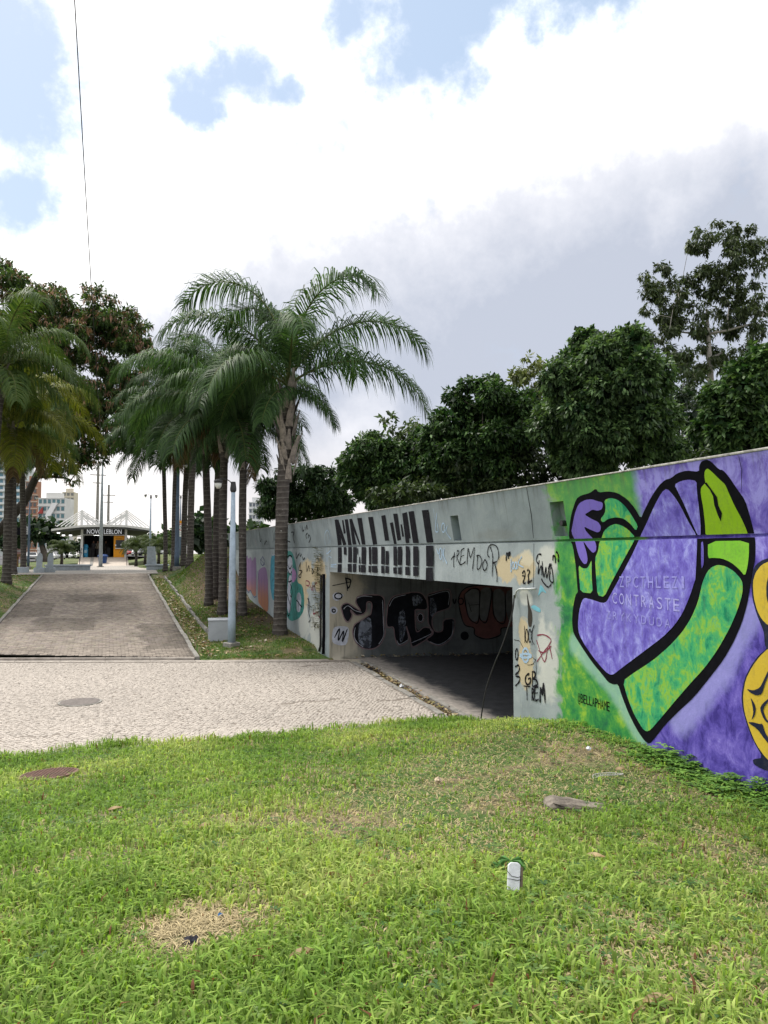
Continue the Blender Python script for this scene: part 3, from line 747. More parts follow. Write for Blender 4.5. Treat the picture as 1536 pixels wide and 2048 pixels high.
# ---- mural figures
def mottled(name, stops, scale=4, dist=1.5, rough=.6):
    m, t, b, o = base_mat(name)
    n = t.noise(t.vm('MULTIPLY', pos(t), (1, 1.4, 1)), scale, 9, .7, dist * .25)
    gr_ = t.math('ADD', t.math('MULTIPLY', t.noise(t.vm('MULTIPLY', pos(t), (1, 6, .7)), 2.2, 7, .7), .6), t.math('MULTIPLY', t.noise(pos(t), 38, 5, .7), .5))
    t.put(b.inputs['Base Color'], t.mix(t.math('MULTIPLY', t.sstep(gr_, .52, .8), .42), t.ramp(n, stops), (.09, .085, .08, 1))); b.inputs['Roughness'].default_value = rough; b.inputs['Specular IOR Level'].default_value = .12
    t.put(b.inputs['Normal'], t.bump(t.noise(pos(t), 40, 4, .6), .15, .01))
    return m
P_body = mottled('mural_violet', [(.36, (.10, .075, .40)), (.45, (.165, .13, .55)), (.54, (.225, .20, .65)), (.64, (.36, .36, .82))], 5, 2)
P_hand = mottled('mural_flat_violet', [(.3, (.17, .125, .50)), (.7, (.20, .15, .55))], 3)
P_green = mottled('mural_mixed_green', [(.34, (.012, .22, .11)), (.43, (.05, .37, .16)), (.5, (.10, .44, .13)), (.57, (.27, .50, .05)), (.66, (.09, .44, .2))], 4.6, 1.6)
P_lime = mottled('mural_lime', [(.3, (.23, .42, .012)), (.7, (.29, .50, .02))], 2)
P_lime2 = mottled('mural_bright_lime', [(.3, (.16, .48, .03)), (.7, (.26, .56, .05))], 2)
P_yel = mottled('mural_yellow', [(.3, (.58, .40, .035)), (.7, (.66, .48, .06))], 2)
P_navy = mottled('mural_navy', [(.3, (.010, .014, .035)), (.7, (.018, .022, .05))], 3)
outer = c7([(30, 640), (36, 560), (50, 480), (85, 370), (125, 342), (190, 325), (235, 290), (255, 322), (330, 312), (400, 325), (470, 370), (530, 440), (575, 520), (600, 460), (650, 360), (710, 270), (760, 224), (800, 216), (850, 175), (920, 155), (1015, 165), (1016, 120), (1035, 85), (1070, 72), (1105, 85), (1170, 150), (1195, 150), (1240, 200), (1290, 275), (1365, 380), (1400, 500), (1435, 640), (1443, 720), (1440, 830), (1425, 900), (1412, 980)]) + \
    c8([(1400, 140), (1380, 260), (1340, 400), (1280, 540), (1200, 680), (1100, 810), (980, 960), (860, 1070), (760, 1170), (690, 1260), (640, 1318), (600, 1290), (540, 1200), (480, 1080), (430, 950), (402, 862), (370, 866), (330, 850), (290, 800), (200, 690), (120, 570), (65, 480), (54, 400), (60, 290), (80, 190), (100, 162)]) + c7([(95, 1045), (85, 900), (60, 720), (35, 680)])
mural = paint(WallS, 'mural', [outer], M_black, .003, wall); mural['label'] = 'mural of a green and violet figure with crossed arms outlined in black'
paint(WallS, 'violet_hand', [c7([(115, 400), (155, 378), (205, 372), (250, 388), (285, 396), (290, 420), (280, 450), (250, 460), (210, 450), (180, 470), (150, 488), (200, 520), (255, 545), (275, 580), (270, 612), (250, 625), (200, 605), (145, 578), (165, 620), (225, 680), (240, 720), (238, 762), (215, 780), (185, 750), (150, 700), (140, 692), (165, 770), (175, 830), (165, 862), (145, 862), (115, 820), (95, 760), (80, 690), (50, 620), (60, 570), (75, 490), (95, 430)])], P_hand, .006, mural)
paint(WallS, 'green_sleeve', [c7([(300, 380), (345, 362), (400, 375), (455, 420), (505, 490), (555, 575), (540, 612), (500, 560), (450, 520), (390, 508), (330, 520), (290, 550), (270, 525), (305, 480), (310, 430)]),
      c7([(280, 665), (300, 610), (340, 575), (385, 558), (430, 570), (480, 600), (535, 660), (520, 700), (480, 770), (420, 880), (350, 1010), (300, 1112), (250, 1100), (240, 980), (230, 820), (255, 760), (262, 700)]),
      c7([(105, 870), (135, 895), (170, 897), (190, 865), (205, 830), (205, 960), (215, 1086), (120, 1075), (112, 980)])], P_green, .006, mural)
paint(WallS, 'violet_body', [c7([(775, 290), (830, 350), (880, 430), (930, 530), (1000, 650), (1003, 700), (997, 850), (990, 980)]) + c8([(985, 80), (970, 130), (935, 230), (890, 330), (830, 420), (740, 510), (620, 600), (500, 690), (420, 750), (370, 790), (345, 792), (310, 770), (240, 690), (160, 580), (110, 490), (100, 420), (110, 310), (130, 235), (150, 210), (200, 222), (290, 252), (320, 238), (345, 190), (440, 20)]) + c7([(500, 815), (545, 720), (572, 655), (620, 555), (680, 420), (735, 320)]),
      c7([(830, 262), (880, 235), (940, 223), (1000, 235), (1000, 300), (1015, 420), (1030, 560), (1030, 655), (1010, 650), (960, 540), (900, 400), (860, 320)]),
      c7([(1032, 700), (1050, 690), (1055, 860), (1035, 905)])], P_body, .006, mural)
paint(WallS, 'lime_hand', [c7([(1060, 160), (1080, 138), (1110, 160), (1170, 220), (1215, 260), (1240, 320), (1290, 430), (1340, 520), (1375, 600), (1390, 648), (1230, 650), (1068, 655), (1063, 560), (1050, 440), (1030, 330), (1032, 285), (1060, 255), (1066, 245), (1058, 200)])], P_lime, .006, mural)
paint(WallS, 'lime_cuff', [c7([(1085, 690), (1395, 685), (1395, 790), (1385, 880), (1365, 955), (1320, 900), (1260, 850), (1190, 820), (1120, 815), (1085, 820)])], P_lime2, .006, mural)
paint(WallS, 'finger_gap', [c7([(1058, 250), (1075, 245), (1115, 300), (1155, 355), (1165, 420), (1193, 480), (1183, 540), (1160, 490), (1135, 420), (1125, 350), (1100, 300)])], M_black, .009, mural, 0)
paint(WallS, 'green_arm', [c7([(1050, 985), (1080, 920), (1115, 885), (1160, 868), (1220, 880), (1280, 915), (1330, 970), (1348, 1008)]) + c8([(1346, 180), (1310, 300), (1250, 440), (1160, 600), (1060, 740), (940, 870), (820, 1010), (720, 1130), (650, 1210), (620, 1222), (590, 1200), (530, 1100), (480, 980), (440, 840), (520, 780), (660, 690), (790, 580), (890, 470), (960, 360), (1010, 240), (1035, 130)])], P_green, .006, mural)
fig = paint(WallS, 'yellow_figure', [c8([(1412, 130), (1408, 60), (1422, 10), (1445, -40), (1500, -80), (1640, -110), (1780, -80), (1800, 1450), (1640, 1560), (1560, 1528), (1480, 1500), (1430, 1470), (1420, 1432), (1500, 1420), (1430, 1300), (1380, 1180), (1345, 1050), (1335, 950), (1360, 820), (1410, 720), (1470, 640), (1528, 598), (1512, 560), (1508, 480), (1495, 440), (1450, 330), (1420, 220)])], P_navy, .003, wall)
fig['label'] = 'yellow and navy painted figure cut by the right edge'
paint(WallS, 'yellow_ring', [c8([(1425, 90), (1445, 20), (1490, -40), (1580, -80), (1700, -60), (1740, 150), (1700, 350), (1620, 430), (1540, 420), (1490, 370), (1455, 300), (1430, 200)])], P_yel, .006, fig)
paint(WallS, 'ring_eye', [c8([(1528, 110), (1545, 40), (1600, 10), (1650, 60), (1660, 200), (1620, 300), (1560, 290), (1530, 220)])], P_navy, .009, fig)
paint(WallS, 'yellow_shape', [c8([(1545, 590), (1480, 650), (1420, 730), (1370, 830), (1350, 950), (1360, 1070), (1400, 1200), (1450, 1320), (1530, 1430), (1620, 1500), (1760, 1400), (1760, 700), (1660, 600)])], P_yel, .0065, fig)
paint(WallS, 'navy_detail', [c8([(1378, 898), (1430, 912), (1480, 890), (1510, 830), (1545, 755), (1560, 760), (1515, 870), (1497, 938), (1455, 950), (1410, 930)]),
      c8([(1408, 960), (1440, 1010), (1450, 1050), (1442, 1100), (1415, 1140), (1432, 1080), (1425, 1030)]),
      c8([(1385, 1150), (1430, 1150), (1480, 1165), (1500, 1160), (1520, 1230), (1560, 1290), (1560, 1330), (1510, 1270), (1460, 1200)]),
      c8([(1480, 1050), (1500, 1010), (1560, 960), (1560, 975), (1500, 1050), (1530, 1130), (1560, 1150), (1560, 1170), (1510, 1130)])], P_navy, .010, fig)
P_letter = simple('faded_lilac_letters', (.42, .40, .85), .7, .2, 20)
P_letter2 = simple('faint_lilac_letters', (.33, .31, .77), .7, .2, 20)
wall_text(WallS, 'lettering', 'CONTRASTE', c8([(355, 250)])[0], c8([(880, 315)])[0], c8([(360, 168)])[0], P_letter, mural, .009)
wall_text(WallS, 'lettering', 'ZPCTHLEZI', c8([(408, 130)])[0], c8([(930, 140)])[0], c8([(412, 48)])[0], P_letter2, mural, .009)
wall_text(WallS, 'lettering', 'ZRYKYDUDA', c8([(308, 365)])[0], c8([(812, 442)])[0], c8([(312, 305)])[0], P_letter2, mural, .009)
wall_text(WallS, 'signature', '@BELLAPHAME', c8([(98, 995)])[0], c8([(342, 1072)])[0], c8([(98, 928)])[0], M_black, mural, .004, .86)
P_cyan = simple('cyan_spray', (.17, .45, .55), .7)
paint(WallS, 'cyan_patch', [cP([(440, 580), (510, 690), (455, 655), (410, 720), (425, 640)]), cP([(330, 828), (370, 805), (440, 850), (440, 890), (380, 870)])], P_cyan, .003, wall)

# ---- black block letters over the opening
bars = [[(190, 248), (238, 248), (283, 575), (235, 580)], [(205, 250), (238, 250), (338, 572), (300, 578)], [(282, 258), (303, 256), (330, 425), (308, 430)], [(316, 246), (360, 243), (410, 575), (362, 578)], [(378, 242), (412, 242), (520, 572), (505, 575), (445, 420)], [(378, 244), (402, 243), (468, 572), (420, 575)], [(480, 235), (536, 228), (586, 570), (535, 573)], [(616, 220), (680, 212), (735, 565), (680, 570)], [(787, 200), (838, 190), (888, 520), (838, 525)], [(900, 292), (938, 287), (985, 560), (948, 563)], [(940, 178), (996, 174), (1042, 510), (995, 516)], [(1030, 312), (1052, 308), (1080, 468), (1058, 472)], [(1055, 172), (1118, 155), (1166, 490), (1145, 495), (1148, 552), (1103, 555)], [(1135, 148), (1203, 140), (1266, 548), (1195, 552)], [(1305, 135), (1392, 124), (1455, 540), (1368, 545)]]
low = [(232, 282, 600, 800), (230, 280, 818, 925), (308, 342, 600, 700), (363, 412, 600, 800), (360, 408, 820, 918), (428, 472, 600, 805), (423, 468, 820, 922), (480, 492, 616, 700), (503, 520, 725, 812), (500, 522, 832, 922), (535, 592, 600, 818), (532, 588, 832, 925), (632, 658, 600, 825), (628, 658, 842, 926), (674, 740, 598, 820), (670, 738, 840, 926), (790, 832, 598, 822), (788, 830, 845, 936), (848, 886, 653, 828), (846, 886, 845, 938), (948, 992, 596, 838), (946, 990, 862, 945), (1006, 1055, 596, 832), (1006, 1054, 860, 950), (1106, 1155, 592, 838), (1102, 1155, 856, 958), (1203, 1270, 590, 840), (1204, 1268, 855, 974), (1368, 1460, 585, 845), (1366, 1455, 866, 1032)]
P_block = worn('weathered_black_paint', (.013, .013, .017), .62, 12)
def jag(q): return [(x + U(-3, 3), y + U(-4, 4)) for x, y in q]
blk = paint(WallS, 'block_letters', [cS(jag(q)) for q in bars] + [cS(jag([(a, c), (b2, c + (b2 - a) * .02), (b2, d + (b2 - a) * .06), (a, d)])) for a, b2, c, d in low], P_block, .003, wall, 0)
blk['label'] = 'row of black vertical block letters painted over the opening'
# ---- tags
P_lb = simple('pale_blue_spray', (.36, .50, .66), .7)
P_red = simple('maroon_spray', (.22, .03, .06), .7)
strokes(WallS, 'graffiti_tag', [cE(l) for l in [[(262, 520), (262, 430), (272, 350)], [(232, 435), (258, 400), (280, 400)], [(290, 455), (300, 330)], [(298, 335), (320, 345), (310, 385), (296, 400), (328, 490)], [(378, 310), (345, 335), (340, 400), (330, 480), (360, 482), (392, 455)], [(338, 405), (375, 385)], [(408, 490), (420, 310), (445, 410), (490, 305), (468, 555)], [(525, 385), (520, 530), (550, 525), (572, 450), (545, 390), (512, 395)], [(600, 440), (580, 490), (590, 545), (615, 545), (630, 490), (612, 440), (598, 442)], [(655, 410), (632, 370), (650, 290), (690, 270), (740, 300), (757, 400), (735, 455), (690, 470), (715, 485), (738, 600), (738, 685)], [(662, 290), (690, 400), (685, 620)]]], .022, M_tag, wall)
strokes(WallS, 'graffiti_tag', [cE(l) for l in [[(1015, 590), (1030, 560), (1045, 580), (1040, 630), (1025, 690), (1052, 690)], [(1012, 610), (1040, 615)], [(1068, 560), (1082, 545), (1095, 570), (1080, 610), (1085, 650), (1075, 690), (1125, 660)], [(838, 450), (840, 380), (852, 365), (858, 400)], [(862, 425), (864, 370), (880, 355), (875, 400)], [(1350, 445), (1355, 395), (1375, 405), (1380, 475)], [(1385, 350), (1405, 365), (1412, 410), (1410, 465)]]], .03, M_tag, wall)
strokes(WallS, 'graffiti_tag', [cE(l) for l in [[(1225, 380), (1190, 378), (1170, 440), (1195, 490)], [(1200, 440), (1188, 590), (1222, 500), (1230, 610)], [(1232, 450), (1252, 625), (1275, 520), (1282, 635), (1320, 480), (1300, 540), (1335, 480), (1312, 640), (1355, 680), (1340, 520)], [(1222, 640), (1250, 690), (1300, 735), (1335, 700)]]], .024, M_tag, wall)
strokes(WallS, 'graffiti_tag', [cE(l) for l in [[(892, 420), (888, 560), (900, 545)], ring(915, 500, 12, 38), ring(945, 500, 12, 38), [(970, 420), (965, 540)], [(1010, 400), (972, 480), (1030, 520)], [(75, 310), (95, 370), (110, 320)], ring(120, 370, 14, 60), [(140, 320), (150, 460)], [(160, 310), (150, 380), (190, 480)], [(80, 30), (95, 120), (65, 130)], ring(150, 85, 18, 50), [(195, 60), (180, 130), (235, 210)]]], .022, P_lb, wall)
strokes(WallS, 'graffiti_tag', [cP(l) for l in [[(265, 1030), (270, 1220)], ring(290, 1140, 14, 70, 10), ring(325, 1140, 14, 70, 10), [(355, 1060), (347, 1240)], [(372, 1020), (337, 1140), (373, 1238)]]], .018, M_tag, wall)
strokes(WallS, 'graffiti_tag', [cP(l) for l in [ring(183, 1340, 14, 58, 12), [(163, 1475), (200, 1458), (212, 1490), (200, 1530), (165, 1560)], [(168, 1575), (215, 1590), (205, 1640), (168, 1680)]]], .028, M_tag, wall)
strokes(WallS, 'graffiti_tag', [cP(l) for l in [ring(278, 1350, 34, 74, 12), ring(282, 1355, 62, 20, 12)]], .035, P_lb, wall)
strokes(WallS, 'graffiti_tag', [cP(l) for l in [[(400, 1135), (480, 1130), (550, 1180), (530, 1240), (470, 1320), (400, 1420)], [(395, 1185), (480, 1420), (525, 1245), (565, 1390)], [(415, 1300), (480, 1320), (555, 1250)]]], .018, P_red, wall)
strokes(WallS, 'graffiti_tag', [cP(l) for l in [[(320, 1550), (285, 1570), (275, 1630), (300, 1665), (330, 1640), (330, 1600), (305, 1605)], [(350, 1520), (352, 1690)], [(350, 1525), (382, 1540), (375, 1590), (355, 1600), (395, 1620), (405, 1670), (360, 1690)], [(258, 1680), (330, 1688)], [(290, 1690), (295, 1835)], [(345, 1700), (345, 1840)], [(345, 1705), (372, 1730), (350, 1770), (365, 1840)], [(378, 1700), (376, 1830), (420, 1825)], [(378, 1700), (418, 1690)], [(376, 1760), (412, 1755)], [(435, 1860), (440, 1700), (460, 1780), (473, 1650), (491, 1865)]]], .032, M_tag, wall)
strokes(WallS, 'graffiti_tag', [cS(l) for l in [[(70, 580), (62, 450), (95, 385), (125, 450), (130, 570)], [(95, 440), (110, 570)], [(85, 600), (90, 690), (145, 640), (85, 690)], [(80, 720), (90, 790), (110, 720), (150, 740)], [(140, 830), (215, 820), (140, 850), (215, 860)], [(1455, 110), (1475, 250)], [(1500, 160), (1480, 380), (1510, 415)]]], .02, P_lb, wall)
# ---- graffiti left of the opening
def grad_paint(name, a, c, z0, z1):
    m, t, b, o = base_mat(name); p = pos(t); sp = t.n('ShaderNodeSeparateXYZ'); t.t.links.new(p, sp.inputs[0])
    f = t.sstep(t.math('ADD', sp.outputs[2], t.math('MULTIPLY', t.math('SUBTRACT', t.noise(t.vm('MULTIPLY', p, (1, 5, 1)), 3, 5), .5), .8)), z0, z1)
    t.put(b.inputs['Base Color'], t.mix(f, (*a, 1), (*c, 1))); b.inputs['Roughness'].default_value = .7; return m
P_pink = grad_paint('pink_orange_spray', (.36, .16, .09), (.22, .14, .27), 1.0, 2.0)
P_teal = simple('teal_spray', (.04, .21, .19), .7, .3, 6); P_tblue = simple('turquoise_spray', (.05, .24, .33), .7, .3, 6)
P_wht = simple('chalky_white_spray', (.38, .41, .48), .7, .2, 8); P_lilac = simple('lilac_spray', (.34, .19, .38), .7, .2, 8); P_blu = simple('dark_blue_spray', (.05, .05, .17), .7)
g = paint(WallS, 'graffiti_letters', [c10([(80, 600), (110, 540), (130, 600), (165, 560), (190, 640), (230, 560), (250, 600), (250, 1160), (215, 1170), (190, 1130), (160, 1080), (130, 1100), (80, 1010)]), c10([(275, 790), (330, 730), (400, 720), (430, 900), (440, 1380), (400, 1420), (330, 1330), (275, 1250)])], P_pink, .003, wall)
strokes(WallS, 'outline', [c10(l) for l in [[(90, 600), (125, 545)], [(75, 1010), (130, 1110), (160, 1080), (215, 1180), (255, 1170)], [(130, 610), (135, 1000)], [(185, 640), (185, 1090)], [(230, 570), (235, 1100)], [(260, 780), (262, 1250)], [(270, 780), (300, 980), (290, 1150)], [(330, 870), (335, 1300)], [(380, 850), (385, 1340)], [(430, 900), (440, 1380)], [(350, 560), (320, 640), (350, 700), (385, 640), (350, 560)], [(310, 600), (390, 690)]]], .035, P_blu, g, .006)
paint(WallS, 'turquoise_patch', [c10([(475, 540), (545, 540), (545, 1230), (500, 1230), (460, 1000)])], P_tblue, .003, wall)
strokes(WallS, 'graffiti_tag', [c10(l) for l in [[(480, 500), (500, 540), (540, 520), (545, 490)], [(495, 1230), (500, 1330)], [(520, 1230), (525, 1340)]]], .04, P_wht, wall, .006)
bgp = paint(WallS, 'teal_patch', [c10([(700, 470), (800, 480), (850, 640), (880, 820), (880, 960), (960, 1000), (990, 1200), (980, 1400), (900, 1520), (780, 1560), (700, 1450)])], P_teal, .003, wall)
paint(WallS, 'white_figure', [c10([(715, 640), (760, 555), (800, 580), (812, 680), (800, 820), (770, 840), (725, 780)]), c10([(755, 850), (800, 850), (790, 1000), (770, 1100), (800, 1200), (770, 1440), (740, 1420), (712, 1250), (735, 1020)]), c10([(880, 1130), (910, 1108), (940, 1150), (946, 1230), (930, 1400), (900, 1420), (873, 1390), (870, 1220)])], P_wht, .006, bgp)
paint(WallS, 'lilac_shape', [c10([(810, 720), (860, 780), (877, 870), (840, 950), (800, 960), (800, 840)])], P_lilac, .007, bgp)
strokes(WallS, 'outline', [c10(l) for l in [[(705, 900), (712, 640), (760, 545), (805, 570)], [(735, 690), (770, 750), (805, 690)], [(735, 760), (770, 830), (800, 790)], [(745, 870), (750, 950), (800, 930)], [(705, 1000), (745, 1200), (775, 1300)], [(770, 970), (800, 1060), (795, 1180), (770, 1150)], [(705, 1250), (730, 1430), (760, 1455), (790, 1200)], [(895, 1130), (895, 1230)], [(912, 1120), (912, 1230)], [(928, 1140), (925, 1230)], [(870, 1230), (900, 1260), (925, 1300), (960, 1340)], [(905, 1280), (900, 1400)]]], .045, M_black, bgp, .009)
strokes(WallS, 'graffiti_tag', [c10(l) for l in [[(120, 290), (135, 410)], [(165, 270), (170, 400)], [(190, 310), (205, 400)], [(300, 190), (350, 410)], [(300, 190), (310, 330), (330, 290)], [(390, 310), (380, 380), (410, 320), (420, 390)], [(430, 310), (450, 390)], [(500, 160), (540, 330)], [(540, 160), (510, 340)], [(730, 180), (720, 300), (775, 340)], [(790, 190), (830, 190), (815, 260), (845, 360)], [(835, 140), (830, 250)], [(930, 80), (945, 160)], [(960, 90), (965, 170), (985, 150)], [(1000, 100), (1000, 160)], [(1015, 150), (1030, 80), (1045, 150)], [(1040, 200), (1015, 240), (1030, 290)], [(1050, 280), (1060, 230), (1085, 280), (1060, 350)], [(865, 500), (870, 590), (905, 520)], [(920, 500), (930, 560), (950, 520)], [(960, 560), (975, 610), (995, 580), (1000, 620)], [(935, 650), (905, 760), (960, 790), (905, 860), (940, 870), (930, 660)], [(1020, 640), (1030, 790), (1060, 700), (1070, 790)], [(1110, 740), (1110, 820), (1135, 790), (1110, 750)], [(1150, 720), (1155, 820)], [(1200, 720), (1185, 800), (1210, 850)], [(1040, 1200), (1075, 1290), (1060, 1420)], [(1040, 1300), (1110, 1340)], [(1060, 1190), (1055, 1400), (1085, 1520), (1060, 1570)], [(1110, 1470), (1120, 1600)], [(1130, 1500), (1150, 1640), (1165, 1570), (1150, 1700)], [(1170, 1060), (1160, 1200)]]], .035, M_tag, wall)
strokes(WallS, 'graffiti_tag', [c10(l) for l in [[(1010, 930), (1015, 1140)], [(1015, 930), (1060, 950), (1055, 1010), (1020, 1000)], [(1065, 940), (1080, 1010), (1110, 1080), (1120, 1000), (1130, 1100)], [(1180, 960), (1150, 1000), (1155, 1090)], [(1130, 1380), (1130, 1440), (1190, 1420), (1210, 1480), (1260, 1520)], [(230, 290), (260, 400)]]], .04, P_red, wall)
# ---- graffiti inside the underpass
P_ink = simple('glossy_black_spray', (.008, .009, .013), .7, .4, 5, spec=.1)
P_pinkline = simple('pale_pink_line', (.17, .12, .135), .7); P_grey = simple('grey_spray', (.15, .16, .165), .7, .2, 6); P_brick = simple('brick_red_spray', (.16, .07, .065), .7)
A_ = [(160, 290), (175, 265), (215, 255), (270, 290), (310, 310), (275, 250), (285, 210), (320, 195), (400, 190), (460, 195), (490, 220), (495, 290), (490, 400), (500, 480), (470, 560), (420, 600), (360, 608), (300, 585), (262, 530), (250, 470), (265, 420), (300, 395), (370, 350), (390, 330), (395, 255), (360, 250), (355, 310), (330, 340), (275, 345), (235, 305), (245, 350), (215, 400), (185, 370)]
B_ = [(520, 270), (560, 205), (660, 180), (720, 170), (780, 180), (815, 230), (825, 300), (740, 305), (730, 330), (740, 470), (800, 440), (850, 450), (860, 500), (720, 590), (700, 570), (690, 520), (660, 430), (680, 540), (605, 580), (575, 520), (560, 440), (510, 430)]
D_ = [(820, 190), (900, 165), (995, 155), (1000, 280), (940, 310), (890, 330), (860, 380), (870, 450), (900, 475), (940, 460), (950, 385), (1028, 375), (1030, 450), (1000, 530), (920, 580), (850, 560), (820, 530), (860, 480), (830, 400), (830, 310)]
tg = paint(TunS, 'tunnel_graffiti', [c9(A_), c9(B_), c9(D_), c9(ell(770, 365, 30, 42)), c9(ell(1110, 505, 32, 34))], P_ink, .004, wall)
strokes(TunS, 'outline', [c9(l + [l[0]]) for l in (A_, B_, D_)] + [c9(ring(770, 365, 28, 40))], .03, P_pinkline, tg, .008)
P_wash = worn('blue_grey_wash', (.13, .15, .19), .5, 6)
paint(TunS, 'paint_wash', [c9([(300, 400), (370, 360), (395, 380), (398, 600), (340, 600), (290, 540)]), c9([(600, 330), (650, 300), (660, 430), (640, 540), (610, 560)]), c9([(840, 220), (880, 200), (900, 320), (850, 380)]), c9([(700, 200), (760, 190), (800, 240), (720, 290)])], P_wash, .0065, tg)
strokes(TunS, 'highlight', [c9(l) for l in [[(180, 300), (215, 275), (265, 310), (320, 325)], [(285, 215), (330, 200), (400, 205)], [(270, 440), (262, 500), (280, 550), (330, 590)], [(480, 230), (485, 400), (488, 500), (450, 570)], [(530, 280), (570, 215), (660, 190)], [(590, 540), (610, 570), (670, 540)], [(700, 560), (850, 490), (845, 455)], [(830, 200), (980, 165), (985, 270)], [(840, 550), (920, 570), (1010, 500), (1020, 390)], ring(770, 365, 20, 30)]], .014, P_wht, tg, .0095)
paint(TunS, 'white_bubble', [c9([(95, 190), (120, 170), (160, 180), (185, 190), (165, 220), (130, 240), (100, 225)]), c9(ell(105, 310, 30, 30)), c9([(105, 440), (150, 430), (215, 435), (225, 480), (205, 575), (150, 580), (95, 560), (90, 500)])], P_wht, .004, tg)
strokes(TunS, 'outline', [c9(l) for l in [ring(140, 200, 28, 22), ring(105, 312, 12, 12), [(110, 520), (150, 450), (140, 540), (180, 470), (170, 550), (210, 450)], [(95, 120), (240, 90)], [(200, 60), (210, 160)], [(190, 60), (235, 80), (215, 140), (195, 60)], [(1020, 220), (1030, 260), (1045, 220)], ring(1080, 240, 20, 24)]], .035, P_ink, tg, .009)
cl = paint(TunS, 'cloud_backdrop', [c9([(1060, 220), (1100, 150), (1200, 120), (1480, 120), (1560, 200), (1560, 420), (1440, 440), (1390, 450), (1380, 500), (1280, 530), (1190, 500), (1180, 445), (1110, 420), (1075, 320)])], P_brick, .004, tg)
paint(TunS, 'grey_letter', [c9([(1105, 190), (1160, 145), (1215, 150), (1225, 200), (1215, 390), (1180, 400), (1135, 350)]), c9([(1228, 160), (1265, 130), (1310, 140), (1315, 200), (1280, 390), (1240, 390), (1222, 340)]), c9([(1325, 160), (1380, 140), (1420, 180), (1420, 390), (1370, 400), (1330, 330)]), c9([(1425, 170), (1480, 140), (1550, 170), (1550, 380), (1450, 400), (1425, 300)])], P_grey, .008, cl)
strokes(TunS, 'outline', [c9(l) for l in [[(1060, 220), (1100, 150), (1200, 120), (1480, 120)], [(1060, 220), (1075, 320), (1110, 420), (1180, 445), (1190, 500), (1280, 530), (1380, 500), (1390, 450), (1440, 440)], [(1105, 190), (1160, 145), (1215, 150), (1225, 200), (1215, 390), (1180, 400), (1135, 350), (1105, 190)], [(1228, 160), (1222, 340), (1240, 390), (1280, 390), (1315, 200), (1310, 140)], [(1325, 160), (1330, 330), (1370, 400), (1420, 390), (1420, 180)], [(1150, 270), (1220, 265)], [(1140, 250), (1160, 320)]]], .03, P_ink, cl, .012)
# ================================================================== vegetation
def blades_mesh(name, P, L, W, lean, col, mat, tipdark=.0, curl=.5):
    """P (n,3) roots; two-segment bent blades"""
    n = len(P); az = rng.uniform(0, 2 * np.pi, n); d = np.stack([np.cos(az), np.sin(az)], 1); s = np.stack([-d[:, 1], d[:, 0]], 1)
    l1 = np.where(lean > .8, lean * .985, lean * .6); h1 = L * .55; out1 = h1 * l1; z1 = h1 * np.sqrt(np.clip(1 - l1 ** 2, .01, 1))
    out2 = out1 + L * .45 * np.clip(lean + curl, 0, 1); z2 = z1 + L * .45 * np.sqrt(np.clip(1 - np.clip(lean + curl, 0, .99) ** 2, 0, 1)) - L * .12 * lean
    V = np.zeros((n, 5, 3))
    V[:, 0, :2] = P[:, :2] - s * W[:, None] * .4; V[:, 1, :2] = P[:, :2] + s * W[:, None] * .4
    V[:, 0, 2] = V[:, 1, 2] = P[:, 2] - .01
    V[:, 2, :2] = P[:, :2] + d * out1[:, None] + s * W[:, None] * .5; V[:, 3, :2] = P[:, :2] + d * out1[:, None] - s * W[:, None] * .5
    V[:, 2, 2] = V[:, 3, 2] = P[:, 2] + z1
    V[:, 4, :2] = P[:, :2] + d * out2[:, None]; V[:, 4, 2] = P[:, 2] + z2
    b = np.arange(n)[:, None] * 5
    F4 = b + np.array([[0, 1, 2, 3]]); F3 = b + np.array([[3, 2, 4]])
    c = np.repeat(col[:, None], 5, 1) * np.array([.8, .8, 1, 1, 1.08])[None, :, None]
    return np_mesh(name, V.reshape(-1, 3), [F4, F3], mat, c.reshape(-1, 3))
def vnoise(x, y, f, seed):
    r = np.random.default_rng(seed); g = r.random((64, 64)); X, Y = (x * f) % 63, (y * f) % 63
    i, j = X.astype(int), Y.astype(int); u, v = X - i, Y - j; u = u * u * (3 - 2 * u); v = v * v * (3 - 2 * v)
    return g[i, j] * (1 - u) * (1 - v) + g[i + 1, j] * u * (1 - v) + g[i, j + 1] * (1 - u) * v + g[i + 1, j + 1] * u * v
def surf_px(x, y):
    """pixel to point on the near lawn"""
    d = ray(x, y); lo, hi = .5, 40.
    for _ in range(50):
        md = (lo + hi) / 2; P = CP + d * md
        if P[2] > mound_z(P[0], P[1]): lo = md
        else: hi = md
    return CP + d * lo
MH2 = surf_px(97, 1552)
dry_spots = [(*surf_px(390, 1855)[:2], .36, 1.2), (*surf_px(1000, 1530)[:2], 1.3, .75), (*surf_px(1200, 1570)[:2], 1.1, .75), (*surf_px(850, 1600)[:2], 1.0, .65), (*surf_px(1330, 1930)[:2], .5, .45), (*surf_px(900, 1690)[:2], .55, .6), (*surf_px(720, 1660)[:2], .35, .4), (*surf_px(1250, 1850)[:2], .35, .45), (*surf_px(1450, 1690)[:2], .5, .3), (*surf_px(1150, 1500)[:2], .9, .4), (*surf_px(1000, 1980)[:2], .4, .3), (*surf_px(1360, 1760)[:2], .5, .3)]
